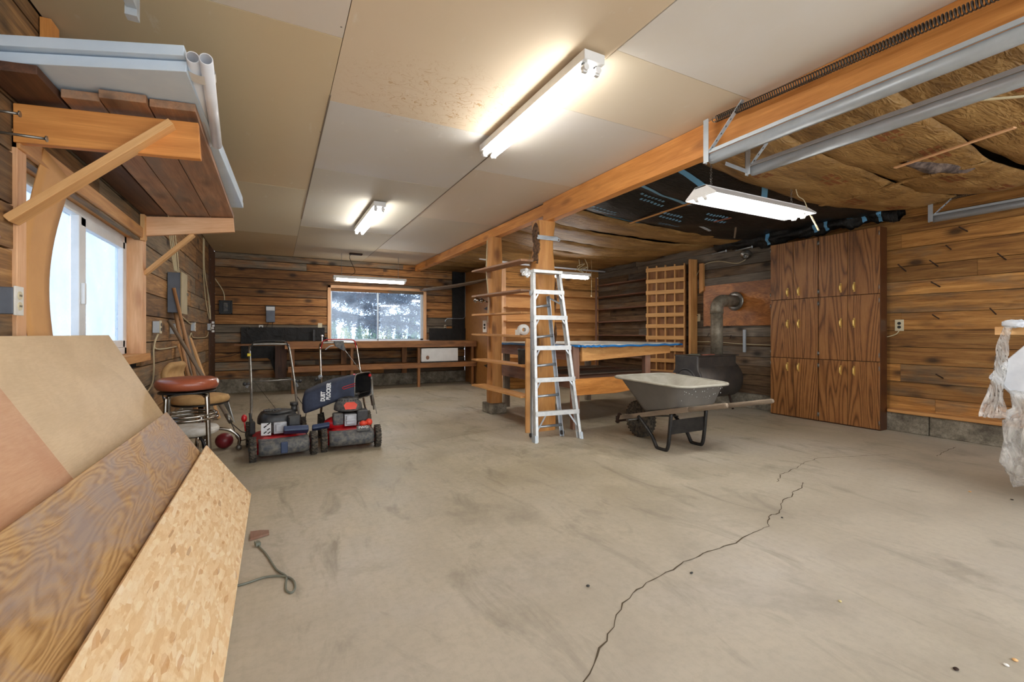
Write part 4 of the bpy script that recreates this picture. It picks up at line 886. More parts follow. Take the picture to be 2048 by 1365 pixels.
def mower(loc, rz, kind, label):
    m = root('lawn_mower', loc, label, 'lawn mower', 'red push mowers standing side by side', local=True, rz=rz)
    yf, yb = .36, -.30; zt = .175
    deck(m, zt, .215, yf, yb, None)
    # dusty front apron
    b = MB()
    for sgn in (1,):
        prof = [(.0, .045), (.03, .06), (.045, .11), (.03, .15), (-.02, .168), (-.06, .17)]
        def fn(u, v):
            x = -.195 + .39 * u; i = v * (len(prof) - 1); k = min(int(i), len(prof) - 2); f = i - k; dy = prof[k][0] * (1 - f) + prof[k + 1][0] * f; z = prof[k][1] * (1 - f) + prof[k + 1][1] * f
            return (x, yf + dy - .03 * abs(2 * u - 1) ** 3, z)
        b.grid(fn, 16, 10)
    b.build('front_bumper', 'dusty', parent=m, solid=.008)
    if kind == 1:
        b = MB(); b.bx(-.02, .035, yf + .02, yf + .052, .06, .155); b.build('bumper_band', 'bluep', parent=m, bevel=.006)
    else:
        b = MB(); b.frame((.10 * -1, yf - .0, .19), (1, 0, 0), (0, .8, -.6), (0, .6, .8), (.12, .06, .012)); pl = b.build('badge_plate', 'dusty', parent=m, bevel=.004)
        to = text('badge_text', 'FWD', .04, 'CENTER', 'CENTER', 0, pl); to.location = (-.10, yf + .006, .1985); to.rotation_euler = Euler((math.radians(-37 + 90 - 16), 0, math.pi))
    for x in (-.235, .235):
        wheel(m, x, .31, .1, .052, 1 if x > 0 else -1)
        wheel(m, x, -.31, .115 if kind == 1 else .12, .05, 1 if x > 0 else -1)
    for s in (-1, 1):
        b = MB(); b.bar((s * .2, -.24, .12), (s * .215, -.34, .24), .02, .05); b.cyl((s * .2, .31, .1), (s * .26, .31, .1), .012, 8); b.cyl((s * .19, -.31, .115), (s * .26, -.31, .115), .012, 8); b.build('axle_bracket', 'blackm', parent=m)
    # engine
    if kind == 1:
        b = MB(); b.cyl((.0, .0, .17), (0, 0, .24), .11, 24); b.bx(-.1, .1, -.03, .16, .19, .27); b.build('engine_block', 'iron', parent=m, bevel=.01)
        b = MB(); b.grid(lambda u, v: ((.165 - .03 * v ** 3) * math.copysign(abs(math.cos(2 * math.pi * u)) ** .7, math.cos(2 * math.pi * u)) + .02, (.135 - .03 * v ** 3) * math.copysign(abs(math.sin(2 * math.pi * u)) ** .7, math.sin(2 * math.pi * u)), .265 + .095 * v), 28, 5)
        b.lathe((.02, 0, .355), (0, 0, 1), [(.14, 0), (.12, .014), (.06, .02), (.002, .02)], 28); sh_ = b.build('engine_shroud', 'blackp', parent=m)
        b = MB()
        for i in range(16): a = 2 * math.pi * i / 16; b.bar((.06 + .015 * math.cos(a), .015 * math.sin(a), .377), (.06 + .075 * math.cos(a), .075 * math.sin(a), .377), .007, .006)
        b.build('intake_grille', 'dusty', parent=sh_)
        b = MB(); b.cyl((-.12, -.02, .34), (-.12, -.02, .40), .026, 16); b.cyl((-.12, -.02, .40), (-.12, -.02, .43), .036, 16); b.build('fuel_cap', 'blackp', parent=m)
        b = MB(); b.prism([(.09, .19, .185), (.165, .17, .185), (.165, .17, .29), (.09, .19, .29)], (0, .012, 0)); mg = b.build('muffler_guard', 'decal', parent=m)
        b = MB()
        for k, (x0, z0) in enumerate(((.145, .205), (.12, .23), (.145, .255), (.12, .275), (.115, .2))): b.bar((x0, .197, z0), (x0 - .02, .2035, z0 + .016), .004, .009)
        b.build('guard_slots', 'blackm', parent=mg)
        b = MB(); b.bx(-.035, .07, .15, .2, .19, .29); b.bx(-.02, .055, .2, .212, .205, .275); b.build('rocker_cover', 'silver', parent=m, bevel=.01)
        b = MB(); b.bx(-.145, -.045, .08, .2, .235, .335); b.bx(-.14, -.05, .2, .215, .25, .325); b.build('air_filter', 'blackp', parent=m, bevel=.014)
        b = MB(); b.frame((-.10, .27, .225), (1, 0, .05), (0, .8, .6), (0, -.6, .8), (.2, .075, .05)); b.build('blue_cover', 'bluep', parent=m, bevel=.01)
        b = MB(); b.ball((.28, -.12, .30), .024, 12, sc=(1, 1, 1.5)); b.tube([(.28, -.12, .28), (.27, -.14, .18)], .006, 6); b.build('height_lever', 'red', parent=m)
        b = MB(); b.bx(.19, .235, -.24, -.14, .14, .25); b.tube([(.22, -.2, .2), (.23, -.22, .33)], .012, 8); b.build('lever_bracket', 'blackp', parent=m, bevel=.006)
        h = handle(m, .205, -.33, .17, -1.02, .955, 'steel', 'blackm')
        b = MB(); b.tube([(.2, -.68, .58), (-.2, -.68, .58)], .008, 8); b.build('crossbar', 'steel', parent=h)
        b = MB(); b.bx(.19, .222, -.93, -.9, .83, .86); b.build('yellow_clip', plainY, parent=h, bevel=.003)
        b = MB(); b.tube([(.02, -.05, .36), (.17, -.68, .58)], .002, 4); b.tube(spline([(-.19, -.7, .6), (-.2, -.6, .45), (-.27, -.4, .3), (-.26, -.33, .2)]), .004, 6); b.build('control_cable', 'darkcable', parent=h)
        b = MB(); b.tube([(-.2, -.68, .58), (-.235, -.7, .5)], .016, 8); b.tube([(.2, -.7, .58), (.24, -.7, .52)], .014, 8); b.build('cable_guide', 'galv', parent=h)
    else:
        b = MB(); b.cyl((.0, .0, .17), (0, 0, .3), .1, 24); b.build('engine_block', 'iron', parent=m, bevel=.01)
        b = MB(); b.lathe((-.0, .03, .32), (0, 0, 1), [(.12, 0), (.135, .01), (.13, .05), (.122, .075), (.10, .095), (.085, .115), (.06, .12), (.002, .122)], 30, sx=.98); sh_ = b.build('engine_shroud', 'dusty', parent=m)
        b = MB()
        for i in range(22): a = 2 * math.pi * i / 22; b.bar((.03 * math.cos(a), .03 + .03 * math.sin(a), .446), (.10 * math.cos(a), .03 + .10 * math.sin(a), .42), .006, .008)
        b.torus((0, .03, .447), (0, 0, 1), .03, .005, 16, 6); b.build('starter_grille', 'blackp', parent=sh_)
        b = MB(); b.prism([(-.055, .163, .345), (.04, .163, .345), (.055, .153, .385), (.03, .14, .41), (-.045, .14, .41), (-.07, .153, .385)], (0, .012, 0)); b.build('red_label', 'orange', parent=sh_)
        b = MB(); b.cyl((-.08, -.06, .38), (-.08, -.06, .455), .03, 16); b.cyl((-.08, -.06, .45), (-.08, -.06, .475), .04, 16); b.build('fuel_cap', 'blackp', parent=m)
        b = MB(); b.bx(-.06, .05, .12, .195, .19, .3); b.bx(-.045, .035, .195, .207, .205, .29); b.bx(-.05, .04, .2, .211, .235, .25); b.build('rocker_cover', 'silver', parent=m, bevel=.008)
        b = MB(); b.bx(.055, .15, .06, .18, .2, .31); b.build('muffler_box', 'dusty', parent=m, bevel=.014)
        b = MB(); b.bx(-.175, -.065, .02, .16, .215, .325); b.build('air_filter', 'blackp', parent=m, bevel=.012)
        b = MB(); b.lathe((.11, .05, .17), (0, 0, 1), [(.12, 0), (.11, .06), (.06, .09), (.002, .09)], 24); b.build('red_hump', 'red', parent=m)
        b = MB(); b.ball((-.12, .2, .205), .035, 12, sc=(1.1, 1, .8)); b.ball((-.175, .18, .21), .035, 12); b.build('orange_cover', 'orange', parent=m)
        b = MB(); b.frame((.26, .24, .215), (1, 0, -.1), (0, .8, .6), (0, -.6, .8), (.15, .06, .045)); b.build('blue_cover', 'bluep', parent=m, bevel=.01)
        h = handle(m, .215, -.33, .17, -.98, .965, 'chrome', 'red')
        b = MB(); b.prism([(.06, -.985, .985), (-.05, -.985, .985), (-.06, -.97, .93), (-.075, -.96, .88), (-.055, -.955, .865), (.04, -.97, .92)], (0, .04, 0)); cb = b.build('control_box', 'dusty', parent=h, bevel=.006)
        b = MB(); b.tube(spline([(.06, -.95, .93), (.1, -.93, .925), (.15, -.93, .885)]), .006, 6); b.build('speed_lever', 'galv', parent=cb)
        b = MB(); b.tube([(-.07, -.955, .87), (-.3, -.5, .5), (-.33, -.32, .2)], .0035, 5); b.build('control_cable', 'steel', parent=h)
        b = MB(); b.tube([(.2, -.62, .6), (.24, -.62, .6)], .009, 8); b.torus((.22, -.62, .6), (0, 1, 0), .018, .004, 12, 5); b.build('rope_guide', 'galv', parent=h)
    return m
plainY = plain('yellow_plastic', (232, 206, 24), .5)
mower((.04, 4.70, 0), math.pi + .09, 1, 'red mower on the left with black engine, patterned guard and bare handle')
mower((.64, 4.76, 0), math.pi - .03, 2, 'red mower on the right with domed engine and red-topped handle')
# grass bag resting against the right mower's handle
gb = root('grass_bag', (.5, 4.93, .29), 'black fabric grass bag lying on the right mower, DUST BLOCKER printed in white', 'grass bag')
sec = [((.235, 4.84), (.25, 5.0), .33, .43), ((.25, 4.79), (.27, 5.07), .295, .50), ((.36, 4.77), (.38, 5.13), .33, .545), ((.50, 4.76), (.54, 5.16), .385, .60), ((.62, 4.76), (.76, 5.16), .42, .635), ((.705, 4.76), (.92, 5.06), .41, .665)]
b = MB()
def secpt(u, v):
    i = v * (len(sec) - 1); k = min(int(i), len(sec) - 2); f = i - k
    a = Vector(sec[k][0]).lerp(Vector(sec[k + 1][0]), f); c = Vector(sec[k][1]).lerp(Vector(sec[k + 1][1]), f); z0 = sec[k][2] * (1 - f) + sec[k + 1][2] * f; z1 = sec[k][3] * (1 - f) + sec[k + 1][3] * f
    t = 2 * math.pi * u; x = math.cos(t); y = math.sin(t); x = math.copysign(abs(x) ** .35, x); y = math.copysign(abs(y) ** .35, y)
    p = a.lerp(c, .5 + x / 2); return Vector((p.x, p.y, (z0 + z1) / 2 + y * (z1 - z0) / 2))
b.grid(secpt, 28, 18); b.f([b.v(secpt(k / 28, 0)) for k in range(28)]); b.build('fabric', 'navy', parent=gb, solid=.006)
b = MB(); b.grid(lambda u, v: (lambda p, c: c + (p - c) * .95)(secpt(u, .74 + .255 * v), sum((secpt(k / 8, .74 + .255 * v) for k in range(8)), Vector((0, 0, 0))) / 8), 28, 6); b.build('blackened_inside', 'blackm', parent=gb)  # extra inner shell, coloured black so the bag's open end looks dark inside
b = MB(); b.tube([secpt(k / 40, 1) for k in range(40)], .006, 6, closed=True); b.build('opening_frame', 'steel', parent=gb)
b = MB(); A_, B_ = secpt(.5, 1), secpt(0, 1); b.prism([secpt(.45, 1) + Vector((0, 0, -.16)), secpt(.05, 1) + Vector((0, 0, -.16)), secpt(.95, .99) - Vector((0, 0, .0)), secpt(.55, .99)], (-.01, .01, 0)); b.build('lower_plate', 'blackp', parent=gb)
b = MB(); b.ball((.9, 5.03, .625), .018, 10); b.box((.70, 4.757, .665), (.02, .02, .012)); b.build('red_catch', 'red', parent=gb)
b = MB(); b.tube([(.71, 4.752, .575), (.60, 4.750, .545), (.585, 4.750, .535), (.60, 4.750, .523), (.71, 4.752, .553)], .004, 6); b.build('red_trim', 'red', parent=gb)
b = MB(); b.tube([(.93, 5.07, .6), (.945, 5.05, .25)], .008, 6); b.tube([(.915, 5.03, .58), (.925, 5.0, .3)], .006, 6); b.tube([(.92, 5.05, .41), (.94, 5.05, .3)], .02, 6); b.build('hanging_strap', 'steel', parent=gb)
for body, dx, sz in (('DUST', .445, .052), ('BLOCKER', .495, .052)):
    to = text('printed_text', body, sz, 'LEFT', 'BOTTOM_BASELINE', .0028, gb); to.location = Vector((dx - .02, 4.749 + .0, .415 + (dx - .445) * .25)) - Vector((.5, 4.93, .29)); to.rotation_euler = (math.radians(90), math.radians(-88), 0); to.scale = (.72, 1, 1)
# ================================================================== workbench along the back wall
wb = root('workbench', (1.9, 9.3, 0), 'long timber workbench along the back wall under the window', 'workbench')
b = MB(); b.bx(.15, 3.79, 8.93, YB - .055, .89, .925); b.build('worktop', 'bench', parent=wb, bevel=.003)
b = MB(); b.bx(.15, 3.79, 8.90, 8.93, .80, .925); b.build('front_rail', 'bench', parent=wb, bevel=.003)
b = MB(); b.bx(-.62, .15, 8.95, 9.25, .865, .892); b.build('thin_top', 'bench', parent=wb, bevel=.003)
b = MB(); b.bx(.24, 3.79, 8.96, 9.5, .455, .475); b.build('lower_shelf', 'bench', parent=wb)
b = MB(); b.bx(.2, 3.79, 8.91, 8.95, .385, .485); b.build('shelf_rail', 'bench', parent=wb, bevel=.003)
for x in (.28, 1.28, 2.56, 3.72):
    b = MB(); b.bx(x - .025, x + .025, 8.935 + .02, 9.025, 0, .80); b.build('leg', 'bench', parent=wb, bevel=.003)
b = MB(); b.bx(0.0, .19, 9.35, 9.39, .26, .87); b.build('back_support', 'darkw', parent=wb)
for x in (1.15, 2.35): 
    b = MB(); b.bx(x, x + .1, 9.48, 9.53, .25, .88); b.build('back_support', 'bench', parent=wb)
b = MB(); b.bx(-.55, .96 - .1, 9.585, 9.6, .94, 1.19); b.bx(-.55, .0, 9.57, 9.585, .62, .94); b.prism([(0.0, 9.575, .86), (0.0, 9.575, .3), (-.03, 9.575, .42), (-.08, 9.575, .58), (-.2, 9.575, .68), (-.3, 9.575, .7), (-.5, 9.575, .76), (-.55, 9.575, .86)], (0, .01, 0))
tag(b.build('black_splash_sheet', 'film'), 'black sheet tacked to the back wall left of the window', 'sheet')
b = MB(); b.bx(2.97, 3.80, 9.57, 9.6, .93, 1.19); b.bx(3.5, 3.80, 9.60, 9.615, 1.15, 2.5); tag(b.build('black_splash_sheet', 'film'), 'black sheet in the corner right of the back window', 'sheet')
ht = root('panel_heater', (3.0, 8.95, .486), 'white panel heater with black base on the bench shelf', 'heater')
b = MB(); b.bx(2.60, 3.37, 8.9, 8.98, .51, .775); b.build('front_panel', 'white', parent=ht, bevel=.006)
b = MB(); b.bx(2.60, 3.37, 8.905, 9.02, .486, .512); b.build('base', 'blackp', parent=ht, bevel=.003)
b = MB(); b.ball((2.72, 8.899, .59), .03, 10, sc=(1.2, .05, 1.4)); b.build('stain', 'redw', parent=ht)
bn = root('bench_spigot', (.78, 9.45, .926), 'white spigot post with small fittings on the bench', 'spigot')
b = MB(); b.cyl((.78, 9.2, .79), (.78, 9.2, 1.02), .009, 10); b.ball((.78, 9.2, 1.03), .024, 10); b.build('post', 'pvc', parent=bn)
b = MB(); b.cyl((.88, 9.5, .926), (.88, 9.5, 1.0), .03, 12); b.tube([(.88, 9.5, .99), (.93, 9.45, .95)], .008, 6); b.build('fitting', 'blackp', parent=bn)
b = MB(); b.bx(.64, .68, 9.5, 9.54, .926, 1.15); tag(b.build('black_box_tool', 'blackp', bevel=.004), 'narrow upright black box on the bench left of the white spigot', 'box')
b = MB(); b.grid(lambda u, v: (1.35 + .5 * u, 9.05 + .2 * v, .50 + .0 + .03 * abs(mnoise.noise(Vector((u * 5, v * 3, 2))))-.19*1.0), 12, 6)
b.bm.free()
# things on the back wall
def atB(u, v): return at(u, v, Y=YB)
p = atB(541, 627); wt = root('wall_phone', (p.x, YB, p.z), 'grey wall-mounted device with pale top left of the back window', 'device')
b = MB(); b.bx(p.x - .075, p.x + .075, YB - .05, YB, p.z - .17, p.z + .13); b.build('body', 'panelg', parent=wt, bevel=.01)
b = MB(); b.bx(p.x - .07, p.x + .07, YB - .054, YB - .05, p.z + .05, p.z + .12); b.build('face_plate', 'decal', parent=wt)
b = MB(); b.bx(p.x - .08, p.x + .08, YB - .045, YB - .04, p.z + .045, p.z + .14); b.build('back_frame', 'blackp', parent=wt)
cab([(p.x - .03, YB - .02, p.z - .16), (p.x - .1, YB - .02, p.z - .35), (p.x - .22, YB - .03, p.z - .5)], 'left dark cord hanging from the grey wall device', .005, 'darkcable', name='electric_cord', cat='cord')
cab([(p.x + .04, YB - .02, p.z - .16), (p.x + .02, YB - .02, p.z - .3), (p.x - .02, YB - .03, p.z - .42)], 'right dark cord hanging from the grey wall device', .005, 'darkcable', name='electric_cord', cat='cord')
p = atB(452, 615); jb = root('junction_box', (p.x, YB, p.z), 'black open junction box on the back wall near the left corner', 'junction box')
b = MB()
for q in ((-.1, -.085, -.12, .12), (.085, .1, -.12, .12), (-.1, .1, -.12, -.105), (-.1, .1, .105, .12)): b.bx(p.x + q[0], p.x + q[1], YB - .07, YB, p.z + q[2], p.z + q[3])
b.bx(p.x - .09, p.x + .09, YB - .01, YB - .002, p.z - .11, p.z + .11); b.build('box', 'blackm', parent=jb)
b = MB(); b.bx(p.x - .035, p.x + .035, YB - .05, YB - .01, p.z - .08, p.z + .08); b.build('switch_block', 'dusty', parent=jb, bevel=.004)
cab([(p.x - .35, YB - .02, 2.5), (p.x - .25, YB - .02, 2.2), (p.x - .05, YB - .02, 1.85), (p.x - .02, YB - .03, p.z + .11)], 'cream cable dropping from the ceiling to the black junction box', .009)
cab([(p.x - .09, YB - .03, p.z - .06), (p.x - .27, YB - .03, p.z - .14), (p.x - .28, YB - .03, .9), (p.x - .3, YB - .03, .6), (p.x - .26, YB - .04, .32)], 'dark cord running from the black junction box down to the floor', .007, 'darkcable', name='electric_cord', cat='cord')
cab([(p.x - .28, YB - .03, .62), (p.x + .1, YB - .03, .68), (p.x + .42, YB - .05, .84)], 'thin dark cord rising from the corner to the thin bench top', .005, 'darkcable', name='electric_cord', cat='cord')
p = atB(522, 657); outlet((p.x, YB, p.z), (0, -1, 0), 'white outlet with dark sockets left of the back window', w=.07, h=.115)
p = atB(640, 653); outlet((p.x, YB, p.z), (0, -1, 0), 'cream switch plate just left of the back window', mat='beige', w=.075, h=.12, sockets=0, name='light_switch')
p = atB(890, 655); outlet((p.x, YB, p.z), (0, -1, 0), 'small cream outlet below the conduit in the far corner', mat='beige', w=.045, h=.1, dark=True)
p = atB(498, 659); b = MB(); b.frame((p.x, YB - .004, p.z), (1, 0, .5), (0, 1, 0), (-.5, 0, 1), (.07, .003, .06)); tag(b.build('paper_note', 'knit'), 'small yellow note pinned to the back wall', 'note')
q = atB(929, 540); b = MB(); p = atB(890, 648)
b.tube([(q.x, YB - .02, 2.5), (q.x, YB - .02, p.z + .17), (q.x - .03, YB - .02, p.z + .13), (q.x - .07, YB - .02, p.z + .12), (p.x + .04, YB - .02, p.z + .115), (p.x, YB - .02, p.z + .07), (p.x, YB - .02, p.z + .04)], .011, 8)
tag(b.build('conduit', 'galv'), 'thin grey conduit bending to the outlet in the far corner', 'conduit')
# bowed board high up in the back right corner
b = MB(); b.grid(lambda u, v: (2.75 + 1.04 * u, 9.3 - 1.2 * v * (u ** .7) + .28 * (1 - v), 2.02 - .0 + .16 * u ** 1.6 - .04 * math.sin(math.pi * v)), 14, 6)
tag(b.build('bowed_shelf_board', 'greyw', solid=.014), 'thin warped board shelf high in the corner right of the back window', 'board')
# plywood door furniture
for (z, l) in ((1.58, 'upper'), (.42, 'lower')):
    b = MB(); b.prism([(XP - .008, 8.55, z), (XP - .008, 8.2, z - .07), (XP - .008, 8.0, z - .07), (XP - .008, 8.0, z + .07), (XP - .008, 8.2, z + .07)], (-.008, 0, 0)); tag(b.build('strap_hinge', 'blackm'), l + ' black strap hinge on the plywood door', 'hinge', 'strap hinges on the plywood door')

# ================================================================== open shelves between the posts
us = root('open_shelves', (2.48, 5.0, 0), 'open plank shelves fixed between the two timber posts', 'shelves')
lv = [(1.904, 1.862, 'shelfw'), (1.565, 1.535, 'shelfw'), (1.314, 1.29, 'fir'), (1.05, 1.03, 'fir'), (.71, .71, 'fir'), (.365, .37, 'fir')]
for za, zb, m in lv:
    b = MB(); b.prism([(2.36, 5.72, za), (2.36, 4.33, zb), (2.52, 4.33, zb), (2.56, 5.72, za)], (0, 0, .022)); b.build('shelf_board', m, parent=us, bevel=.002)
b = MB(); b.bx(2.395, 2.445, 4.27, 4.295, 0, 1.02); b.build('upright', 'fir', parent=us, bevel=.002)
tp = root('toilet_roll', (2.40, 4.42, 1.115), 'white paper roll on the shelf left of the ladder', 'paper roll')
b = MB(); b.lathe((2.43, 4.38, 1.115), (.3, .95, 0), [(.022, 0), (.06, 0), (.06, .1), (.022, .1)], 28); bb = b.bm; bb.faces.ensure_lookup_table(); bmesh.ops.delete(bb, geom=[f for f in bb.faces if len(f.verts) > 10], context='FACES_ONLY'); b.lathe((2.43, 4.38, 1.115), (.3, .95, 0), [(.022, .0), (.022, .1)], 28); b.bm.faces.ensure_lookup_table(); bmesh.ops.delete(bb, geom=[f for f in bb.faces if len(f.verts) > 10], context='FACES_ONLY')
b.build('roll', 'paper', parent=tp)
b = MB(); b.bx(2.372, 2.375, 4.38, 4.48, 1.057, 1.115); b.build('loose_sheet', 'paper', parent=tp)
b = MB(); b.lathe((2.45, 4.46, .732), (0, 0, 1), [(.04, 0), (.046, .005), (.048, .15), (.052, .155), (.052, .17), (.04, .17), (.036, .01), (.002, .01)], 20); tag(b.build('black_cup', 'blackp'), 'black plastic cup on the second shelf from the bottom', 'cup')
p = at(970, 655, X=2.56); outlet((2.54, 5.68, 1.17), (-1, -.4, 0), 'white outlet fixed to the squared post beside the shelves', w=.07, h=.16, dark=True)
b = MB(); b.ball((2.40, 5.64, 1.52), .04, 14, sc=(1, 1, .9)); b.torus((2.47, 5.64, 1.52), (1, 0, 0), .03, .006, 16, 6); b.cyl((2.44, 5.64, 1.52), (2.5, 5.64, 1.52), .02, 12); b.tube([(2.5, 5.64, 1.52), (2.56, 5.64, 1.50)], .01, 6)
ls = tag(b.build('clamp_lamp', 'chrome'), 'small round chrome clamp lamp on the squared post', 'lamp')
b = MB(); b.tube([(2.52, 5.56, 2.32), (2.50, 5.55, 1.9), (2.535, 5.54, 1.5), (2.52, 5.55, 1.22)], .007, 6); tag(b.build('cable', 'cable'), 'cream cable running down the squared post to its outlet', 'cable')
b = MB(); b.tube([(4.0, 7.4, 2.36), (6.0, 7.4, 2.34)], .018, 8); b.tube([(4.0, 7.4, 2.36), (3.2, 7.4, 2.40)], .018, 8)
tag(b.build('white_rail', 'pvc'), 'long thin white rail under the insulation in front of the far shelves', 'rail')

# ================================================================== shelves in the far right corner
fs = root('corner_shelves', (5.0, 7.6, 0), 'wooden corner shelves on the far right walls behind the table', 'shelves')
for z in (1.81, 1.56, 1.30, 1.03, .62, .3):
    b = MB(); b.bx(XP + .02, XR - .0, 7.53, YP - .002, z, z + .02); b.build('long_shelf', 'fir', parent=fs, bevel=.002)
for z in (2.05, 1.81, 1.56, 1.30, 1.03, .62, .3):
    b = MB(); b.bx(XR - .22, XR - .004, 5.9, 7.52, z, z + .018); b.build('side_shelf', 'redw', parent=fs, bevel=.002)
b = MB(); b.bx(XR - .27, XR - .235, 7.50, 7.53, 0, 2.22); b.build('upright', 'redw', parent=fs, bevel=.002)
b = MB(); b.bx(XR - .24, XR - .22, 5.88, 5.9, 0, 2.2); b.build('upright', 'fir', parent=fs, bevel=.002)
b = MB(); b.bx(XP + .03, XR - .01, YP - .012, YP - .001, .25, 1.95); b.build('back_boards', 'fir', parent=fs)

# ================================================================== ladder
ld = root('step_ladder', (2.5, 3.95, 0), 'folded aluminium step ladder leaning against the knotted post', 'ladder')
F = [Vector((2.262, 3.86, 0)), Vector((2.772, 3.81, 0))]; T = [Vector((2.385, 4.13, 1.735)), Vector((2.725, 4.13, 1.735))]
R = [Vector((2.30, 3.995, 0)), Vector((2.66, 3.965, 0))]; RT = [Vector((2.405, 4.175, 1.45)), Vector((2.62, 4.175, 1.48))]
nf = (T[0] - F[0]).cross(F[1] - F[0]).normalized()
for k in (0, 1):
    b = MB(); X = (T[k] - F[k]); L = X.length; X.normalize(); Y = (F[1] - F[0]).normalized(); Y = (Y - X * Y.dot(X)).normalized(); Z = X.cross(Y)
    b.frame((T[k] + F[k]) / 2, X, Y, Z, (L, .007, .07)); s = 1 if k == 0 else -1
    for e in (-1, 1): b.frame((T[k] + F[k]) / 2 + Y * s * .012 + Z * e * .032, X, Y, Z, (L, .026, .006))
    r = b.build('front_rail', 'alu', parent=ld, bevel=.001)
    b = MB(); b.frame(F[k] + X * .03, X, Y, Z, (.075, .03, .085)); b.build('foot', 'galv', parent=r, bevel=.004)
    b = MB(); 
    for j in range(6): b.cyl(F[k].lerp(T[k], .165 * j + .03) - Y * s * .006 - Z * .0, F[k].lerp(T[k], .165 * j + .03) - Y * s * .003, .006, 8)
    b.build('rivets', 'steel', parent=r)
for k in (0, 1):
    b = MB(); X = (RT[k] - R[k]); L = X.length; X.normalize(); Y = (R[1] - R[0]).normalized(); Y = (Y - X * Y.dot(X)).normalized(); Z = X.cross(Y); s = 1 if k == 0 else -1
    b.frame((RT[k] + R[k]) / 2, X, Y, Z, (L, .005, .05)); b.frame((RT[k] + R[k]) / 2 + Y * s * .01 + Z * .022, X, Y, Z, (L, .022, .005)); r = b.build('rear_rail', 'alu2', parent=ld, bevel=.001)
    b = MB(); b.cyl(R[k] + X * .04 - Z * .0 + Vector((-.014, 0, 0)), R[k] + X * .04 + Vector((.014, 0, 0)), .022, 16); b.build('roller', 'blackp', parent=r)
for t in (.165, .355, .54, .72, .875):
    b = MB(); p0, p1 = F[0].lerp(T[0], t), F[1].lerp(T[1], t); Y = (p1 - p0).normalized(); b.frame((p0 + p1) / 2 + Vector((0, 0, 0)), Y, Vector((0, 1, .0)), Vector((0, 0, 1)), ((p1 - p0).length, .085, .006)); b.frame((p0 + p1) / 2 + Vector((0, -.04, -.012)), Y, (0, 1, 0), (0, 0, 1), ((p1 - p0).length + .012, .006, .045))
    stp = b.build('step', 'alu', parent=ld, bevel=.001)
    for k in (0, 1):
        P = (p0, p1)[k]; D = Y * (1 if k == 0 else -1); ll = .15 if t < .2 else .075
        b = MB(); b.bar(P + D * (.11 if t < .2 else .055) + Vector((0, -.03, -.03)), P + D * .004 + Vector((0, -.045, -.03 - ll)), .016, .005, up=(0, 1, 0)); b.build('step_brace', 'alu2', parent=stp)
b = MB(); p0, p1 = T; b.frame((p0 + p1) / 2 + Vector((0, .0, -.01)), (1, 0, 0), (0, 1, 0), (0, 0, 1), (.36, .11, .035)); b.build('top_cap', 'alu', parent=ld, bevel=.003)
for t in (.08, .29, .505, .71, .93):
    b = MB(); b.cyl(R[0].lerp(RT[0], t), R[1].lerp(RT[1], t), .014, 12); b.build('rear_rung', 'alu2', parent=ld)
for k in (0, 1):
    b = MB(); b.bar(F[k].lerp(T[k], .80) + Vector(((.02, -.02)[k], .02, 0)), RT[k] - Vector((0, 0, .02)), .004, .03, up=(1, 0, 0)); b.ball(F[k].lerp(T[k], .86) + Vector(((-.02, .01)[k], .0, 0)), .022, 8, sc=(.6, 1, 1.4)); b.build('spreader', 'galv', parent=ld)
b = MB()
for (dx, dy, dz) in ((0, 0, 0), (-.035, 0, .01), (-.02, .0, -.03), (-.055, .0, -.01), (-.03, 0, .035)): b.ball((2.345 + dx, 4.12 + dy, 1.70 + dz), .02, 8)
b.build('wing_nuts', 'white', parent=ld)

# ================================================================== table with pale top
tb = root('work_table', (3.8, 5.0, 0), 'large rough table with pale top and blue edge behind the ladder', 'table')
zT = .93
b = MB()
P = [(2.84, 6.05), (2.98, 4.10), (3.3, 4.07), (4.74, 4.30), (4.86, 4.6), (4.74, 6.05)]
b.prism([(x, y, zT) for x, y in P], (0, 0, .022)); b.build('table_top', 'tarpw', parent=tb, bevel=.004)
b = MB()
for (a, c) in (((2.98, 4.095), (3.3, 4.062)), ((3.3, 4.062), (4.74, 4.292)), ((4.74, 4.29), (4.86, 4.6)), ((2.84, 6.05), (2.975, 4.10))):
    n = 12; A_, B_ = Vector((*a, zT)), Vector((*c, zT)); pts = [A_.lerp(B_, i / n) + Vector((0, -.004, .0 + .006 * math.sin(i * 2.3))) for i in range(n + 1)]; b.tube(pts, .026, 8, flat=.5)
b.build('blue_edge', 'blue', parent=tb)
for (x, y) in ((2.98, 4.2), (4.22, 4.38), (3.02, 5.98), (4.5, 5.98)):
    b = MB(); b.bx(x - .045, x + .045, y - .03, y + .03, 0 if x < 3.5 or y > 5 else .56, zT - .001); b.build('leg', 'greyw' if y > 5 else 'redw', parent=tb, bevel=.004)
b = MB(); b.bx(4.3, 4.36, 4.45, 4.52, 0, .5); b.build('leg', 'darkw', parent=tb)
b = MB(); b.prism([(3.03, 4.13, zT - .17), (3.03, 4.13, zT - .01), (4.6, 4.34, zT - .01), (4.6, 4.34, zT - .11)], (0, .035, 0)); b.build('front_apron', 'fir', parent=tb, bevel=.003)
b = MB(); b.prism([(2.93, 4.2, zT - .16), (2.93, 4.2, zT - .01), (2.90, 6.0, zT - .01), (2.90, 6.0, zT - .14)], (.035, 0, 0)); b.build('side_apron', 'redw', parent=tb, bevel=.003)
b = MB(); b.bx(3.02, 4.6, 5.98, 6.01, zT - .15, zT - .01); b.build('rear_apron', 'redw', parent=tb)
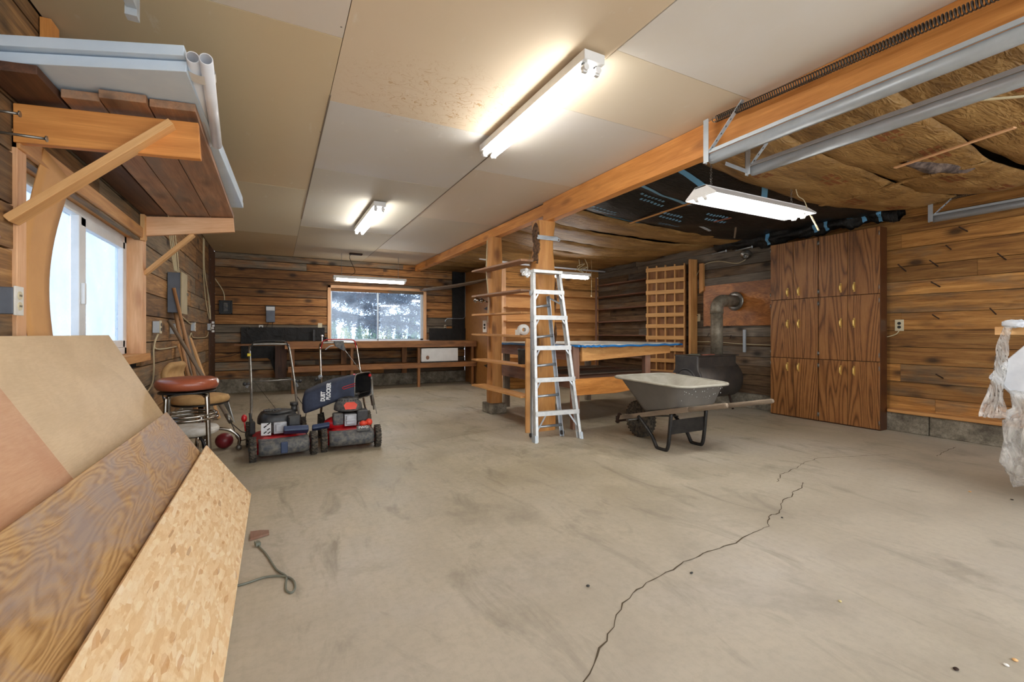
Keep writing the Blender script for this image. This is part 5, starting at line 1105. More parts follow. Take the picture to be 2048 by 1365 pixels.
b = MB(); b.prism([(2.96, 4.16, .38), (2.96, 4.16, .565), (4.75, 4.38, .545), (4.75, 4.38, .41), (4.2, 4.31, .40), (3.6, 4.23, .365)], (0, .04, 0)); b.build('lower_front_rail', 'beam', parent=tb, bevel=.004)
b = MB(); b.prism([(2.915, 4.2, .46), (2.915, 4.2, .60), (2.90, 6.0, .63), (2.90, 6.0, .47)], (.035, 0, 0)); b.build('lower_side_rail', 'redw', parent=tb, bevel=.003)
for k in range(4):
    y = 4.32 + .42 * k; b = MB(); b.bar((2.96, y + .1, .55 + .01 * (k % 2)), (4.7, y + .26, .545), .36, .018); b.build('lower_shelf_board', 'greyw' if k % 2 else 'redw', parent=tb)

# ================================================================== lattice
lt = root('lattice_panel', (5.86, 5.6, 0), 'tall open wooden lattice of crossed slats standing by the stove', 'lattice')
A0, B0 = Vector((5.985, 5.33, 0)), Vector((5.715, 5.93, 0)); D = (B0 - A0); LW = D.length; D.normalize(); Nn = Vector((-D.y, D.x, 0)); 
if Nn.dot(Vector((-1, -1, 0))) < 0: Nn = -Nn
zb, zt_ = .12, 2.235
rows = [zt_ - .075 - i * .1925 for i in range(11)]
for z in rows:
    b = MB(); b.frame(A0.lerp(B0, .5) + Nn * .012 + Vector((0, 0, z + random.uniform(-.006, .006))), D, Nn, Vector((0, 0, 1)), (LW, .018, .065)); b.build('cross_slat', 'lattice', parent=lt, bevel=.002)
for f in (.02, .26, .50, .73, .975):
    b = MB(); b.frame(A0.lerp(B0, f) - Nn * .02 + Vector((0, 0, (zb + zt_) / 2)), Vector((0, 0, 1)), D, Nn, (zt_ - zb, .02, .045)); b.build('upright_slat', 'lattice', parent=lt, bevel=.002)
b = MB(); b.frame(A0.lerp(B0, .5) - Nn * .06 + Vector((0, 0, 1.1)), D, Nn, Vector((0, 0, 1)), (LW, .012, 2.2)); b.build('back_panel', 'wallgap', parent=lt)
b = MB(); b.bx(XR - .16, XR - .005, 5.19, 5.235, 0, 2.28); tag(b.build('side_board', 'fir', bevel=.003), 'upright board fixed to the right wall beside the lattice', 'board')
b = MB(); b.prism([(XR - .05, 5.12, 1.72), (XR - .05, 5.05, 1.76), (XR - .05, 5.05, 2.2), (XR - .05, 5.12, 2.2)], (.045, 0, 0)); tag(b.build('short_board', 'fir'), 'short board high on the wall beside the lattice', 'board')

# ================================================================== barrel stove
sv = root('wood_stove', (5.45, 4.47, 0), 'black barrel wood stove with a dusty pipe into the right wall', 'stove')
cy, zc, RR = 4.47, .43, .265; x0, x1 = 5.06, 5.93
b = MB(); b.lathe((x0, cy, zc), (1, 0, 0), [(.24, 0), (RR, .01), (RR, x1 - x0 - .05), (RR - .04, x1 - x0 - .01), (.12, x1 - x0), (.002, x1 - x0)], 44); b.build('barrel', 'iron', parent=sv)
b = MB(); b.bx(x0 + .0, x1 - .1, cy - .19, cy + .19, zc + .12, .76); b.build('top_box', 'iron', parent=sv, bevel=.01)
b = MB(); b.bx(x0 - .02, x1 - .06, cy - .21, cy + .21, .76, .775); b.build('hot_plate', 'iron', parent=sv, bevel=.004)
b = MB(); prof = [(-.19, .765), (.19, .765), (.19, .63), (.20, .57), (.235, .52), (.265, .43)] + [(.265 * math.cos(a), .43 - .265 * math.sin(a)) for a in [math.pi * k / 12 for k in range(1, 12)]] + [(-.265, .43), (-.235, .52), (-.20, .57), (-.19, .63)]
b.prism([(x0 - .025, cy + y, z) for y, z in prof], (.028, 0, 0)); b.build('front_plate', 'ironface', parent=sv, bevel=.006)
b = MB(); b.torus((x0 - .03, cy, .42), (1, 0, 0), .165, .012, 36, 8); b.lathe((x0 - .03, cy, .42), (-1, 0, 0), [(.15, 0), (.145, .012), (.1, .02), (.002, .022)], 36); b.build('fire_door', 'ironface', parent=sv)
for x in (x0 + .12, x1 - .18):
    b = MB(); b.tube([(x, cy - .14, .2), (x, cy - .2, 0)], .014, 8); b.tube([(x, cy + .14, .2), (x, cy + .2, 0)], .014, 8); b.build('leg_pair', 'rust', parent=sv)
px_ = 5.665
b = MB(); b.tube([(px_, cy, .77), (px_, cy, 1.40)], .082, 28); b.build('stove_pipe', 'fluepipe', parent=sv)
b = MB(); b.tube([(px_, cy, 1.36)] + [(px_ + .14 - .14 * math.cos(a), cy, 1.42 + .135 * math.sin(a)) for a in [math.pi / 2 * k / 7 for k in range(8)]] + [(XR - .03, cy, 1.555)], .088, 28); b.torus((px_, cy, 1.38), (0, 0, 1), .086, .007, 28, 6); b.build('pipe_elbow', 'fluepipe', parent=sv)
b = MB(); b.lathe((XR - .055, cy, 1.555), (-1, 0, 0), [(.14, 0), (.14, .006), (.132, .014), (.09, .014)], 36)
for k in range(14): a = 2 * math.pi * k / 14; b.ball((XR - .072, cy + .118 * math.cos(a), 1.555 + .118 * math.sin(a)), .006, 6)
b.build('wall_collar', 'steel', parent=sv)
for (x, y, l, w, rz, m, lab) in ((5.16, 4.42, .26, .16, .5, 'scrap', 'largest grey slate scrap on the stove top'), (5.30, 4.36, .22, .1, -.3, 'brick', 'reddish clay scrap on the stove top'), (5.22, 4.33, .2, .07, .9, 'brick', 'small reddish tile piece at the stove top edge'), (5.42, 4.5, .3, .05, .2, 'scrap', 'thin grey strip lying beside the stove pipe')):
    b = MB(); h = .012; z = .777 + random.uniform(0, .0); b.box((x, y, z + h / 2), (l, w, h), (0, 0, rz)); tag(b.build('scrap_piece', m, bevel=.003), lab, 'scrap', 'scraps on the stove top')
b = MB(); b.bx(XR - .02, XR - .002, 3.3, 5.06, 1.19, 1.83); tag(b.build('wall_plywood_panel', 'ply_scorch'), 'scorched orange plywood panel on the wall behind the stove pipe', 'panel')
pp = at(1397, 636, X=XR); outlet((XR, pp.y, pp.z), (-1, 0, 0), 'cream switch plate on the grey wall left of the stove pipe', mat='beige', sockets=0, name='light_switch', w=.075, h=.12)
pp = at(1389, 677, X=XR); outlet((XR, pp.y, pp.z), (-1, 0, 0), 'cream outlet low on the grey wall beside the lattice', mat='beige', w=.08, h=.13)
q0, q1 = at(1392, 684, X=XR - .01), at(1542, 691, X=XR - .01); cab([q0, q0.lerp(q1, .3) + Vector((0, 0, .01)), q0.lerp(q1, .6), q1], 'cream cable running along the grey wall behind the stove pipe', .006)
cab([at(1384, 575, X=XR - .02), at(1398, 542, X=XR - .02), at(1412, 528, X=XR - .02), at(1440, 523, X=XR - .02), at(1475, 527, X=XR - .02), at(1497, 515, X=XR - .02)], 'pale cable curving up to the round ceiling socket beside the lattice', .006)
cab([at(1386, 580, X=XR - .02), at(1378, 620, X=XR - .02), at(1388, 628, X=XR - .02), at(1396, 632, X=XR - .02)], 'dark cord looping down beside the lattice to the switch', .005, 'darkcable', name='electric_cord', cat='cord')
pp = at(1492, 509, X=XR - .06); b = MB(); b.lathe(pp, (-.6, -.4, -.5), [(.075, 0), (.07, .02), (.045, .03), (.04, .05), (.03, .05), (.03, .02), (.002, .02)], 24); tag(b.build('ceiling_lampholder', 'steel'), 'round metal lamp socket high on the grey wall', 'lamp socket')
for k, (u, v) in enumerate(((1504, 494), (1452, 502))):
    e = at(u, v, X=XR - .25); b = MB(); b.tube([e, e + Vector((.2, .4, .03))], .009, 8); b.torus(e, (.3, -1, 0), .016, .005, 14, 6); tag(b.build('eye_bolt', 'galv'), ('right' if k == 0 else 'left') + ' of two pale eye bolts under the insulation above the stove', 'bolt', 'eye bolts above the stove')
for k, (u, v) in enumerate(((1418, 667), (1462, 671), (1408, 694))):
    q = at(u, v, X=XR); b = MB(); b.tube([q, q + Vector((-.13, -.08, -.05))], .005, 6); tag(b.build('wall_nail', 'rust'), ('nail left of the stove pipe, above the cream cable', 'nail just right of the stove pipe', 'nail left of the stove pipe, below the cream cable')[k], 'nail', 'nails in the walls')
b = MB(); q = at(1489, 680, X=XR - .02); b.bx(q.x - .01, q.x + .01, q.y - .02, q.y + .02, .8, 1.13); tag(b.build('small_bracket', 'galv'), 'small upright metal bracket on the grey wall right of the pipe', 'bracket')

# ================================================================== tall cupboards
def cupboard(ya, yb, name, label):
    c = root(name, (6.0, (ya + yb) / 2, 0), label, 'cupboard', 'tall wood-grain cupboards')
    xf, H, xw = 5.885, 2.255, XR - .075
    b = MB(); b.bx(xf + .018, xw, ya, yb, 0, H); b.build('carcass', 'veneerd', parent=c, bevel=.002)
    ymid = (ya + yb) / 2
    for r, (z0, z1) in enumerate(((.015, .755), (.762, 1.510), (1.517, 2.25))):
        for s, (a, e) in enumerate(((ya + .004, ymid - .003), (ymid + .003, yb - .004))):
            b = MB(); off = b.off(); b.frame((xf + .009, (a + e) / 2, (z0 + z1) / 2), (0, 0, 1), (0, 1, 0), (1, 0, 0), (z1 - z0, e - a, .018)); d = b.build('door', 'veneer', parent=c, bevel=.0015)
            hy = (ymid - .07) if s == 0 else (ymid + .07); hz = {0: z1 - .11, 1: (z0 + z1) / 2 + .06, 2: z0 + .09}[r]
            b = MB(); b.tube(spline([(xf, hy, hz - .042), (xf - .022, hy, hz - .028), (xf - .026, hy, hz), (xf - .022, hy, hz + .028), (xf, hy, hz + .042)], 4), .0085, 8); b.frame((xf - .001, hy, hz), (0, 0, 1), (0, 1, 0), (1, 0, 0), (.11, .018, .003)); b.build('pull_handle', 'brass', parent=d)
            oy = ya + .004 if s == 0 else yb - .004
            for zz in (z0 + .07, z1 - .07):
                b = MB(); b.cyl((xf - .003, oy, zz - .025), (xf - .003, oy, zz + .025), .005, 8); b.build('hinge', 'steel', parent=d)
    return c
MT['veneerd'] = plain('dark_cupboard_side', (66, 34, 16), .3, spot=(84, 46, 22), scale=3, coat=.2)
cupboard(2.566, 3.20, 'tall_cupboard', 'right and nearer of the two tall wood-grain cupboards')
cupboard(3.204, 3.81, 'tall_cupboard', 'left and farther of the two tall wood-grain cupboards')
pp = at(1799, 651, X=XR); outlet((XR, pp.y, pp.z), (-1, 0, 0), 'cream outlet on the right wall beside the cupboards', mat='beige', w=.08, h=.125)
q = pp; cab([(XR - .012, q.y + .0, q.z - .06), (XR - .015, q.y + .03, q.z - .1), (XR - .015, q.y + .12, q.z - .13), (XR - .03, q.y + .2, q.z - .12)], 'short cream cable curving from the outlet to behind the cupboards', .006)
NL = [((1918, 454), (1935, 463), 'highest nail on the right wall, below the door track'), ((1892, 491), (1902, 499), 'small nail left of and below the highest one'), ((1995, 507), (2012, 520), 'nail on the right wall nearest the picture edge, upper one'), ((1859, 521), (1876, 533), 'nail in the upper row midway along the boards'), ((1796, 529), (1812, 543), 'nail just right of the cupboards, upper row'), ((1862, 564), (1880, 574), 'nail in the brown boards above the grey board'), ((1980, 617), (1992, 629), 'nail above the white plastic, right of centre'), ((1865, 630), (1878, 638), 'small nail level with the outlet, to its right'), ((1872, 749), (1886, 757), 'lowest nail, with a pale head, near the floor boards')]
for (a, c, l) in NL:
    q = at(c[0], c[1], X=XR); d = (at(a[0], a[1], X=XR - .12) - q); b = MB(); b.tube([q, q + d], .006, 6); tag(b.build('wall_nail', 'rust'), l, 'nail', 'nails in the walls')
# ================================================================== wheelbarrow
wh = root('wheelbarrow', (3.37, 3.05, 0), 'grey plastic wheelbarrow with weathered wooden handles', 'wheelbarrow')
def rr_ring(cx, cy, w0, w1, y0, y1, z0, z1, rad=.11, n=7):
    """rounded rectangle: width w0 at y0 (back), w1 at y1 (front)"""
    pts = []
    cs = [(w0 / 2, y0, -1, 1), (w1 / 2, y1, 1, 1), (-w1 / 2, y1, 1, -1), (-w0 / 2, y0, -1, -1)]
    for i, (hx, y, sy, sx) in enumerate(cs):
        cx_, cy_ = hx * 1.0 - sx * rad, y - sy * rad
        a0 = {(-1, 1): -90, (1, 1): 0, (1, -1): 90, (-1, -1): 180}[(sy, sx)]
        for k in range(n):
            a = math.radians(a0 + 90 * k / (n - 1)); x, yy = cx_ + rad * math.cos(a), cy_ + rad * math.sin(a)
            z = z0 + (z1 - z0) * (yy - y0) / (y1 - y0); pts.append(Vector((cx + x, yy, z)))
    return pts
cx = 3.375
rings = [(.50, .34, 2.86, 3.36, .42, .285, .10), (.52, .37, 2.84, 3.40, .44, .31, .10), (.60, .68, 2.775, 3.56, .60, .62, .12), (.61, .70, 2.765, 3.575, .605, .63, .125), (.65, .75, 2.745, 3.60, .61, .64, .13), (.67, .77, 2.735, 3.615, .60, .63, .13)]
b = MB(); RV = [[b.v(p) for p in rr_ring(cx, 0, *r[:6], rad=r[6])] for r in rings]
n = len(RV[0])
for A_, B_ in zip(RV, RV[1:]):
    for k in range(n): b.f([A_[k], A_[(k + 1) % n], B_[(k + 1) % n], B_[k]], 0, True)
b.f(RV[0][::-1])
tub = b.build('tub', 'tub', parent=wh)
b = MB(); rin = [(.65, .75, 2.748, 3.598, .609, .639, .13), (.56, .63, 2.81, 3.52, .597, .617, .11), (.40, .24, 2.94, 3.24, .46, .37, .08)]
RV = [[b.v(p + Vector((0, 0, .004))) for p in rr_ring(cx, 0, *r[:6], rad=r[6])] for r in rin]
for A_, B_ in zip(RV, RV[1:]):
    for k in range(n): b.f([A_[k], A_[(k + 1) % n], B_[(k + 1) % n], B_[k]], 0, True)
b.f(RV[-1]); b.build('dusty_lining', 'tubin', parent=wh)
b = MB(); b.tube(rr_ring(cx, 0, .665, .765, 2.738, 3.612, .612, .642, rad=.13), .011, 8, closed=True); b.build('rim', 'tubin', parent=wh)
b = MB(); rs = random.Random(3)
for k in range(30):
    x = 3.11 + rs.random() * .5; t = rs.random() ** .7; z = .44 + t * .15; y = 2.868 - (z - .42) / .18 * .09 - .012
    b.ball((x, y, z), rs.uniform(.002, .0045), 6, sc=(1, .3, 1.3))
b.build('paint_splatter', 'decal', parent=tub)
for k, (a, e) in enumerate((((3.20, 3.70, .195), (3.10, 2.36, .515)), ((3.53, 3.70, .195), (3.64, 2.34, .515)))):
    b = MB(); a, e = Vector(a), Vector(e); m_ = a.lerp(e, .72); b.bar(a, m_, .045, .045); b.tube([m_, m_.lerp(e, .2), e], [.024, .020, .020], 12); b.tube([e, e + (e - a).normalized() * .012], [.02, .012], 12)
    b.build('handle', 'greyw', parent=wh, bevel=.004)
b = MB(); b.bar((3.16, 3.71, .18), (3.57, 3.71, .18), .02, .06, up=(0, 0, 1)); b.bar((3.18, 3.72, .14), (3.18, 3.68, .24), .03, .03, up=(1, 0, 0)); b.build('front_guard', 'rust', parent=wh)
b = MB(); b.lathe((3.315, 3.575, .19), (1, 0, 0), [(.08, .01), (.12, .0), (.165, .005), (.187, .025), (.19, .05), (.187, .075), (.165, .095), (.12, .1), (.08, .09)], 40)
for i in range(30):
    a = 2 * math.pi * i / 30
    for s in (-1, 1): b.frame((3.365 + s * .025, 3.575 + .1865 * math.cos(a + s * .05), .19 + .1865 * math.sin(a + s * .05)), (1, 0, 0), (0, -math.sin(a), math.cos(a)), (0, math.cos(a), math.sin(a)), (.02, .014, .004))
w_ = b.build('wheel', 'rubber', parent=wh)
b = MB(); b.lathe((3.335, 3.575, .19), (1, 0, 0), [(.02, -.01), (.03, 0), (.085, .01), (.1, .0), (.105, .03), (.1, .06), (.085, .05), (.03, .06), (.02, .07)], 30); b.build('rim', 'rust', parent=w_)
b = MB(); b.cyl((3.18, 3.575, .19), (3.56, 3.575, .19), .01, 10); b.bar((3.19, 3.575, .17), (3.19, 3.575, .25), .03, .01, up=(1, 0, 0)); b.bar((3.55, 3.575, .17), (3.55, 3.575, .25), .03, .01, up=(1, 0, 0)); b.build('axle', 'steel', parent=wh)
for x, ztop in ((3.145, .34), (3.60, .34)):
    b = MB(); pts = spline([(x, 3.37, .265), (x, 3.20, .12), (x, 3.14, .03), (x, 3.11, .012), (x, 3.03, .012), (x, 3.0, .03), (x, 2.98, .12), (x, 2.955, .36)], 5); b.tube(pts, .017, 8, flat=1); b.build('leg', 'blackm', parent=wh)
b = MB(); b.frame((3.37, 2.975, .225), (1, 0, 0), (0, 1, 0), (0, 0, 1), (.46, .008, .13)); b.build('leg_brace', 'blackm', parent=wh, bevel=.003)
b = MB(); b.bar((3.16, 3.36, .27), (3.6, 3.3, .24), .03, .01); b.build('front_brace', 'blackm', parent=wh)

# ================================================================== overhead door tracks and springs
def track(x, z, ya, yb, label):
    t = root('door_track', (x, yb, z), label, 'door track', 'overhead door tracks')
    b = MB(); ln = yb - ya; yc = (ya + yb) / 2
    # C-shaped rail
    prof = [(.026, .03), (-.0, .034), (-.02, .024), (-.026, 0), (-.02, -.024), (0, -.034), (.026, -.03)]
    P = [[b.v((x + px, y, z + pz)) for px, pz in prof] for y in (ya, yb)]
    for i in range(len(prof) - 1): b.f([P[0][i], P[0][i + 1], P[1][i + 1], P[1][i]], 0, True)
    b.build('rail', 'galv', parent=t, solid=.003)
    b = MB(); b.bx(x - .03, x - .022, ya, yb, z + .028, z + .05); b.build('top_angle', 'galv', parent=t)
    b = MB(); b.bx(x - .034, x - .031, yb - .01, yb + .03, z - .03, ZC - .03); b.bx(x - .034, x + .0, yb + .027, yb + .03, z - .03, ZC - .03); b.build('drop_hanger', 'galv', parent=t)
    b = MB(); b.bar((x - .028, yb - .02, z + .04), (x - .028, yb - .26, ZC - .02), .003, .03, up=(1, 0, 0)); br = b.build('perforated_strap', 'galv', parent=t)
    b = MB()
    for k in range(7): p = Vector((x - .031, yb - .02, z + .04)).lerp(Vector((x - .031, yb - .26, ZC - .02)), (k + .5) / 7); b.cyl(p, p - Vector((.001, 0, 0)), .007, 8)
    b.build('holes', 'dark', parent=br)
    return t
YE = 2.10
track(2.60, 2.25, Y0 + .4, YE, 'galvanised door track running along the big beam, nearest the ceiling boards')
t2 = track(3.06, 2.25, Y0 + .4, YE + .02, 'galvanised door track right of and parallel to the one by the beam')
track(6.0, 2.25, Y0 + .4, YE + .05, 'galvanised door track high on the right wall')
b = MB(); b.bar((2.88, 2.20, 2.30), (3.04, 2.13, 2.24), .003, .032, up=(0, .3, 1)); k_ = b.build('tie_strap', 'galv', parent=t2)
tl = root('door_track', (-.45, 2.1, 2.25), 'short piece of left door track hanging from the ceiling at the top edge', 'door track', 'overhead door tracks')
b = MB(); b.bx(-.47, -.44, .0, 2.1, 2.235, 2.29); b.build('rail', 'galv', parent=tl); b = MB(); b.bx(-.475, -.44, 2.07, 2.11, 2.21, ZC - .001); b.build('drop_hanger', 'galv', parent=tl)
def spring(p0, p1, r, label, mat='iron'):
    s = root('door_spring', p0, label, 'spring', 'overhead door springs'); p0, p1 = Vector(p0), Vector(p1); L = (p1 - p0).length; D = (p1 - p0).normalized(); U = D.orthogonal().normalized(); V = D.cross(U)
    n = int(L / .0135); pts = []
    for i in range(n * 9):
        a = 2 * math.pi * i / 9; pts.append(p0 + D * (L * i / (n * 9)) + U * math.cos(a) * r + V * math.sin(a) * r)
    b = MB(); b.tube(pts, .0034, 5); b.build('coil', mat, parent=s)
    b = MB(); b.torus(p0 - D * .014, U, .016, .003, 14, 5); b.build('end_hook', 'steel', parent=s); return s
spring((2.58, YE - .06, 2.487), (2.58, .1, 2.41), .02, 'long coil spring stretched beside the big beam')
spring((3.07, YE - .1, 2.45), (3.07, .1, 2.41), .02, 'dark coil spring between the two middle door tracks')
spring((5.98, YE - .02, 2.43), (5.98, .1, 2.43), .017, 'coil spring above the right wall track')

# ================================================================== insulation over the right bay
def sag(x, y, seed, amp):
    f = (x - 2.78) / (XR - 2.78)
    return 2.475 - amp * math.sin(math.pi * min(max(f, 0), 1)) ** .8 - .025 * mnoise.noise(Vector((x * 1.3, y * 2.5, seed))) - .012 * mnoise.noise(Vector((x * 5, y * 4, seed + 3)))
def batt(ya, yb, seed, amp, label, mat='kraft', name='insulation_batt', group='kraft-faced insulation batts', x0=2.77, x1=XR - .01, zoff=0, skew=0):
    b = MB()
    def fn(u, v):
        x = x0 + (x1 - x0) * u; y = ya + (yb - ya) * v + .05 * mnoise.noise(Vector((x * .8, seed, v))) + skew * u
        return (x, y, sag(x, y, seed, amp) + zoff - .035 * math.sin(math.pi * v) ** .5)
    b.grid(fn, 46, 12)
    o = tag(b.build(name, mat, solid=.012), label, 'insulation', group)
    if mat == 'kraft' and ya < 2.5:
        b = MB(); r_ = random.Random(int(seed * 10) + 1)
        for q in range(4):
            u0, v0 = .12 + .22 * q + r_.uniform(0, .05), r_.uniform(.15, .6)
            for row in range(3):
                for i in range(9):
                    if r_.random() < .2: continue
                    b.grid(lambda u, v: Vector(fn(u0 + i * .009 + .006 * u, v0 + row * .07 + .045 * v)) - Vector((0, 0, .008)), 1, 1)
        o2 = b.build('red_print', 'redprint', parent=o); o2['kind'] = 'stuff'
    return o
names = ['nearest the camera', 'second from the near end', 'with the torn flap beside it', 'just before the black sheeting']
ys = [-1.2, -.55, .06, .68, 1.28, 1.88, 2.48]
lab = ['kraft insulation batt farthest toward the camera overhead', 'kraft insulation batt overhead at the top right picture edge', 'kraft insulation batt behind the middle of the door tracks', 'kraft insulation batt above the torn grey wool', 'kraft insulation batt just behind the door track ends', 'kraft insulation batt whose rounded edge meets the black sheeting']
for k in range(6): batt(ys[k], ys[k + 1] + .01, k * 3.1, (.06, .08, .12, .1, .13, .12)[k], lab[k], zoff=-.01 * (k % 2), skew=(.0, 0, .04, -.05, .06, .1)[k])
b = MB()
def fn(u, v):
    x = 2.77 + (XR - 2.8) * u; y = 2.46 + (4.16 - 2.46) * v + .08 * math.sin(u * 3)
    return (x, y, sag(x, y, 44, .09) - .01 + .02 * math.sin(v * 14 + u * 4) - .03 * abs(math.sin(v * 6.3)))
b.grid(fn, 50, 30); bs = tag(b.build('black_sheeting', 'film', solid=.004), 'black plastic sheeting with blue print and tape sagging under the roof', 'plastic sheeting')
def onfilm(u, v): return Vector(fn(u, v)) - Vector((0, 0, .006))
for k, (p, q) in enumerate((((.06, .13), (.32, .21)), ((.05, .37), (.3, .45)), ((.32, .0), (.42, .13)), ((.16, .93), (.5, .95)), ((.92, .2), (.97, .26)))):
    b = MB(); n = 20; w = .018 if k != 3 else .01
    b.grid(lambda u, v: onfilm(p[0] + (q[0] - p[0]) * u, p[1] + (q[1] - p[1]) * u + (v - .5) * 2 * w), n, 2); b.build('blue_tape', 'tape', parent=bs)
rs = random.Random(9)
for (cu, cv) in ((.12, .50), (.05, .78), (.33, .74), (.26, .60), (.42, .5)):
    b = MB()
    for row in range(2):
        for i in range(7):
            L = rs.uniform(.004, .014); u0 = cu + i * .015 + row * .02; v0 = cv + row * .045
            b.grid(lambda u, v: onfilm(u0 + .009 * u, v0 + .02 * v + .004 * (rs.random())), 1, 1)
    b.build('blue_print', 'bluprint', parent=bs)
ys = [4.12, 4.72, 5.33, 5.94, 6.55, 7.16, 7.75]
lab = ['kraft insulation batt just beyond the black sheeting', 'second kraft batt beyond the black sheeting', 'wrinkled kraft batt with a dark tear above the ladder light', 'kraft insulation batt above the hanging light behind the ladder', 'kraft insulation batt over the far shelves', 'farthest kraft insulation batt touching the back partition']
for k in range(6): batt(ys[k], ys[k + 1] + .005, 20 + k * 2.7, (.09, .10, .12, .1, .07, .05)[k], lab[k], zoff=-.012 * (k % 2))
for k in range(3): batt(7.76 + .61 * k, 8.37 + .61 * k, 50 + k, .02, ('kraft insulation batt in the back nook, nearest the posts', 'middle kraft insulation batt in the back nook', 'kraft insulation batt in the back nook touching the back wall')[k], x1=XP - .01, zoff=.02)
b = MB(); p = Vector((4.05, 5.6, 2.33)); b.prism([p + Vector(q) for q in ((0, 0, 0), (.16, -.01, -.004), (.42, .05, -.004), (.2, .05, 0))], (0, 0, .004)); tag(b.build('torn_hole', 'dark'), 'dark tear in the kraft insulation above the ladder light', 'tear')
# ragged black roll along the wall top behind the cupboards
b = MB()
def fn2(u, v):
    y = 2.42 + 2.3 * u; a = 2 * math.pi * v; r = .085 + .06 * mnoise.noise(Vector((u * 12, math.cos(a) * 1.6, math.sin(a) * 1.6))) + .02 * mnoise.noise(Vector((u * 50, a, 2))) ; return (XR - .13 + r * math.cos(a) * .95, y, 2.40 + r * math.sin(a) * 1.1 + .02 * math.sin(u * 7))
b.grid(fn2, 90, 24); rl = tag(b.build('black_film_roll', 'film'), 'bunched black film along the wall top above the cupboards', 'plastic sheeting')
for f in (.06, .13, .3, .36, .62):
    b = MB(); b.grid(lambda u, v: Vector(fn2(f + .018 * u, .28 + .4 * v)) + (Vector(fn2(f + .018 * u, .28 + .4 * v)) - Vector((XR - .13, 2.42 + 2.3 * (f + .018 * u), 2.375))).normalized() * .005, 2, 10); b.build('blue_tape', 'tape', parent=rl)
# torn wool and laths overhead
b = MB()
def fn3(u, v):
    a = 2 * math.pi * v; r = (.06 + .04 * u) * (math.sin(math.pi * min(1, .08 + .9 * u)) ** .5) * (1 + .35 * mnoise.noise(Vector((u * 6, math.cos(a) * 2, math.sin(a) * 2)))); c = Vector((4.05 + .62 * u, 1.62 - .18 * u, 2.33 - .0 * u)); return c + Vector((0, math.cos(a) * r * .9, math.sin(a) * r * .8))
b.grid(fn3, 26, 14); tag(b.build('torn_insulation', 'wool'), 'roll of torn grey mineral wool hanging from the insulation', 'insulation')
def stick(u0, v0, u1, v1, z0, z1, w, mat, label, name='lath', cat='lath'):
    a, c = at(u0, v0, Z=z0), at(u1, v1, Z=z1); b = MB(); b.bar(a, c, w, .008); return tag(b.build(name, mat), label, cat, 'laths under the insulation')
stick(1790, 336, 2030, 255, 2.29, 2.30, .03, 'pink', 'pale lath beside the torn grey wool')
stick(1260, 447, 1400, 400, 2.33, 2.34, .03, 'fir', 'thin lath left of the hooded light under the black sheeting')
stick(1845, 355, 1985, 325, 2.28, 2.30, .05, 'kraft', 'strip of folded brown paper under the torn wool', 'paper_strip', 'paper strip')
stick(1710, 395, 1845, 352, 2.30, 2.31, .04, 'kraft', 'long fold of brown paper left of the torn wool', 'paper_strip', 'paper strip')
stick(1710, 395, 1640, 412, 2.31, 2.31, .05, 'kraft', 'short brown paper fold near the black film', 'paper_strip', 'paper strip')
stick(1925, 203, 2048, 193, 2.25, 2.24, .012, 'cable', 'pale strap hanging beside the door track', 'pale_strap', 'strap')
stick(1880, 335, 1850, 352, 2.25, 2.25, .02, 'galv', 'small white tag under the torn wool', 'paper_tag', 'tag') if False else None
stick(1395, 450, 1420, 462, 2.34, 2.30, .03, 'galv', 'bent pale metal strip under the black sheeting', 'metal_strip', 'strip')
stick(1372, 449, 1395, 450, 2.35, 2.34, .02, 'galv', 'thin end of the bent metal strip', 'metal_strip', 'strip')
stick(1428, 444, 1462, 436, 2.34, 2.35, .03, 'brick', 'reddish scrap caught on the black sheeting', 'scrap_piece', 'scrap')
stick(1469, 476, 1472, 452, 2.28, 2.36, .02, 'greyw', 'small hanging wood sliver under the black sheeting', 'wood_sliver', 'sliver')

# ================================================================== wrapped bundle at the right edge
def blob(name, mat, c, r, seed, label, cat, rough=.25, freq=3, n=40, zmin=None, parent=None):
    b = MB(); c = Vector(c)
    def f(a, bb):
        d = Vector((math.sin(math.pi * bb) * math.cos(2 * math.pi * a), math.sin(math.pi * bb) * math.sin(2 * math.pi * a), math.cos(math.pi * bb)))
        k = 1 + rough * mnoise.noise(d * freq + Vector((seed, 0, 0))) + rough * .35 * mnoise.noise(d * freq * 3.1 + Vector((seed, 5, 0)))
        e = Vector((math.copysign(abs(d.x) ** .7, d.x), math.copysign(abs(d.y) ** .7, d.y), math.copysign(abs(d.z) ** .7, d.z)))
        p = c + Vector((e.x * r[0], e.y * r[1], e.z * r[2])) * k
        if zmin is not None: p.z = max(p.z, zmin)
        return p
    b.grid(f, n, n // 2, smooth=True); o = b.build(name, mat, parent=parent)
    return tag(o, label, cat) if label else o
blob('wrapped_bundle', 'wrap', (4.55, .74, .27), (.42, .36, .26), 2.2, 'large white-wrapped bundle on the floor at the right edge', 'bundle', .12, 2, 48, .003)
blob('plastic_film_bag', 'poly', (4.47, .97, .36), (.24, .22, .34), 7.7, 'crumpled clear plastic film bag against the white bundle', 'plastic bag', .28, 2.6, 56, .006)
b = MB()
PW = [at(1972, 757, X=4.36), at(1990, 738, X=4.38), at(2048, 690, X=4.38), at(2150, 655, X=4.38), at(2190, 810, X=4.3), at(2048, 800, X=4.3), at(2026, 797, X=4.32), at(2003, 775, X=4.34)]
b.prism(PW, (.12, .0, .0)); tag(b.build('white_wrap_sheet', 'wrap', bevel=.02), 'taut white sheet wrapped over the top of the bundle', 'sheet')
b = MB(); q = at(2066, 662, X=4.45); b.box(q, (.22, .28, .055), (0, 0, -.2)); tag(b.build('lumber_end', 'lumber', bevel=.003), 'pale sawn lumber end sticking out above the white wrap', 'lumber')
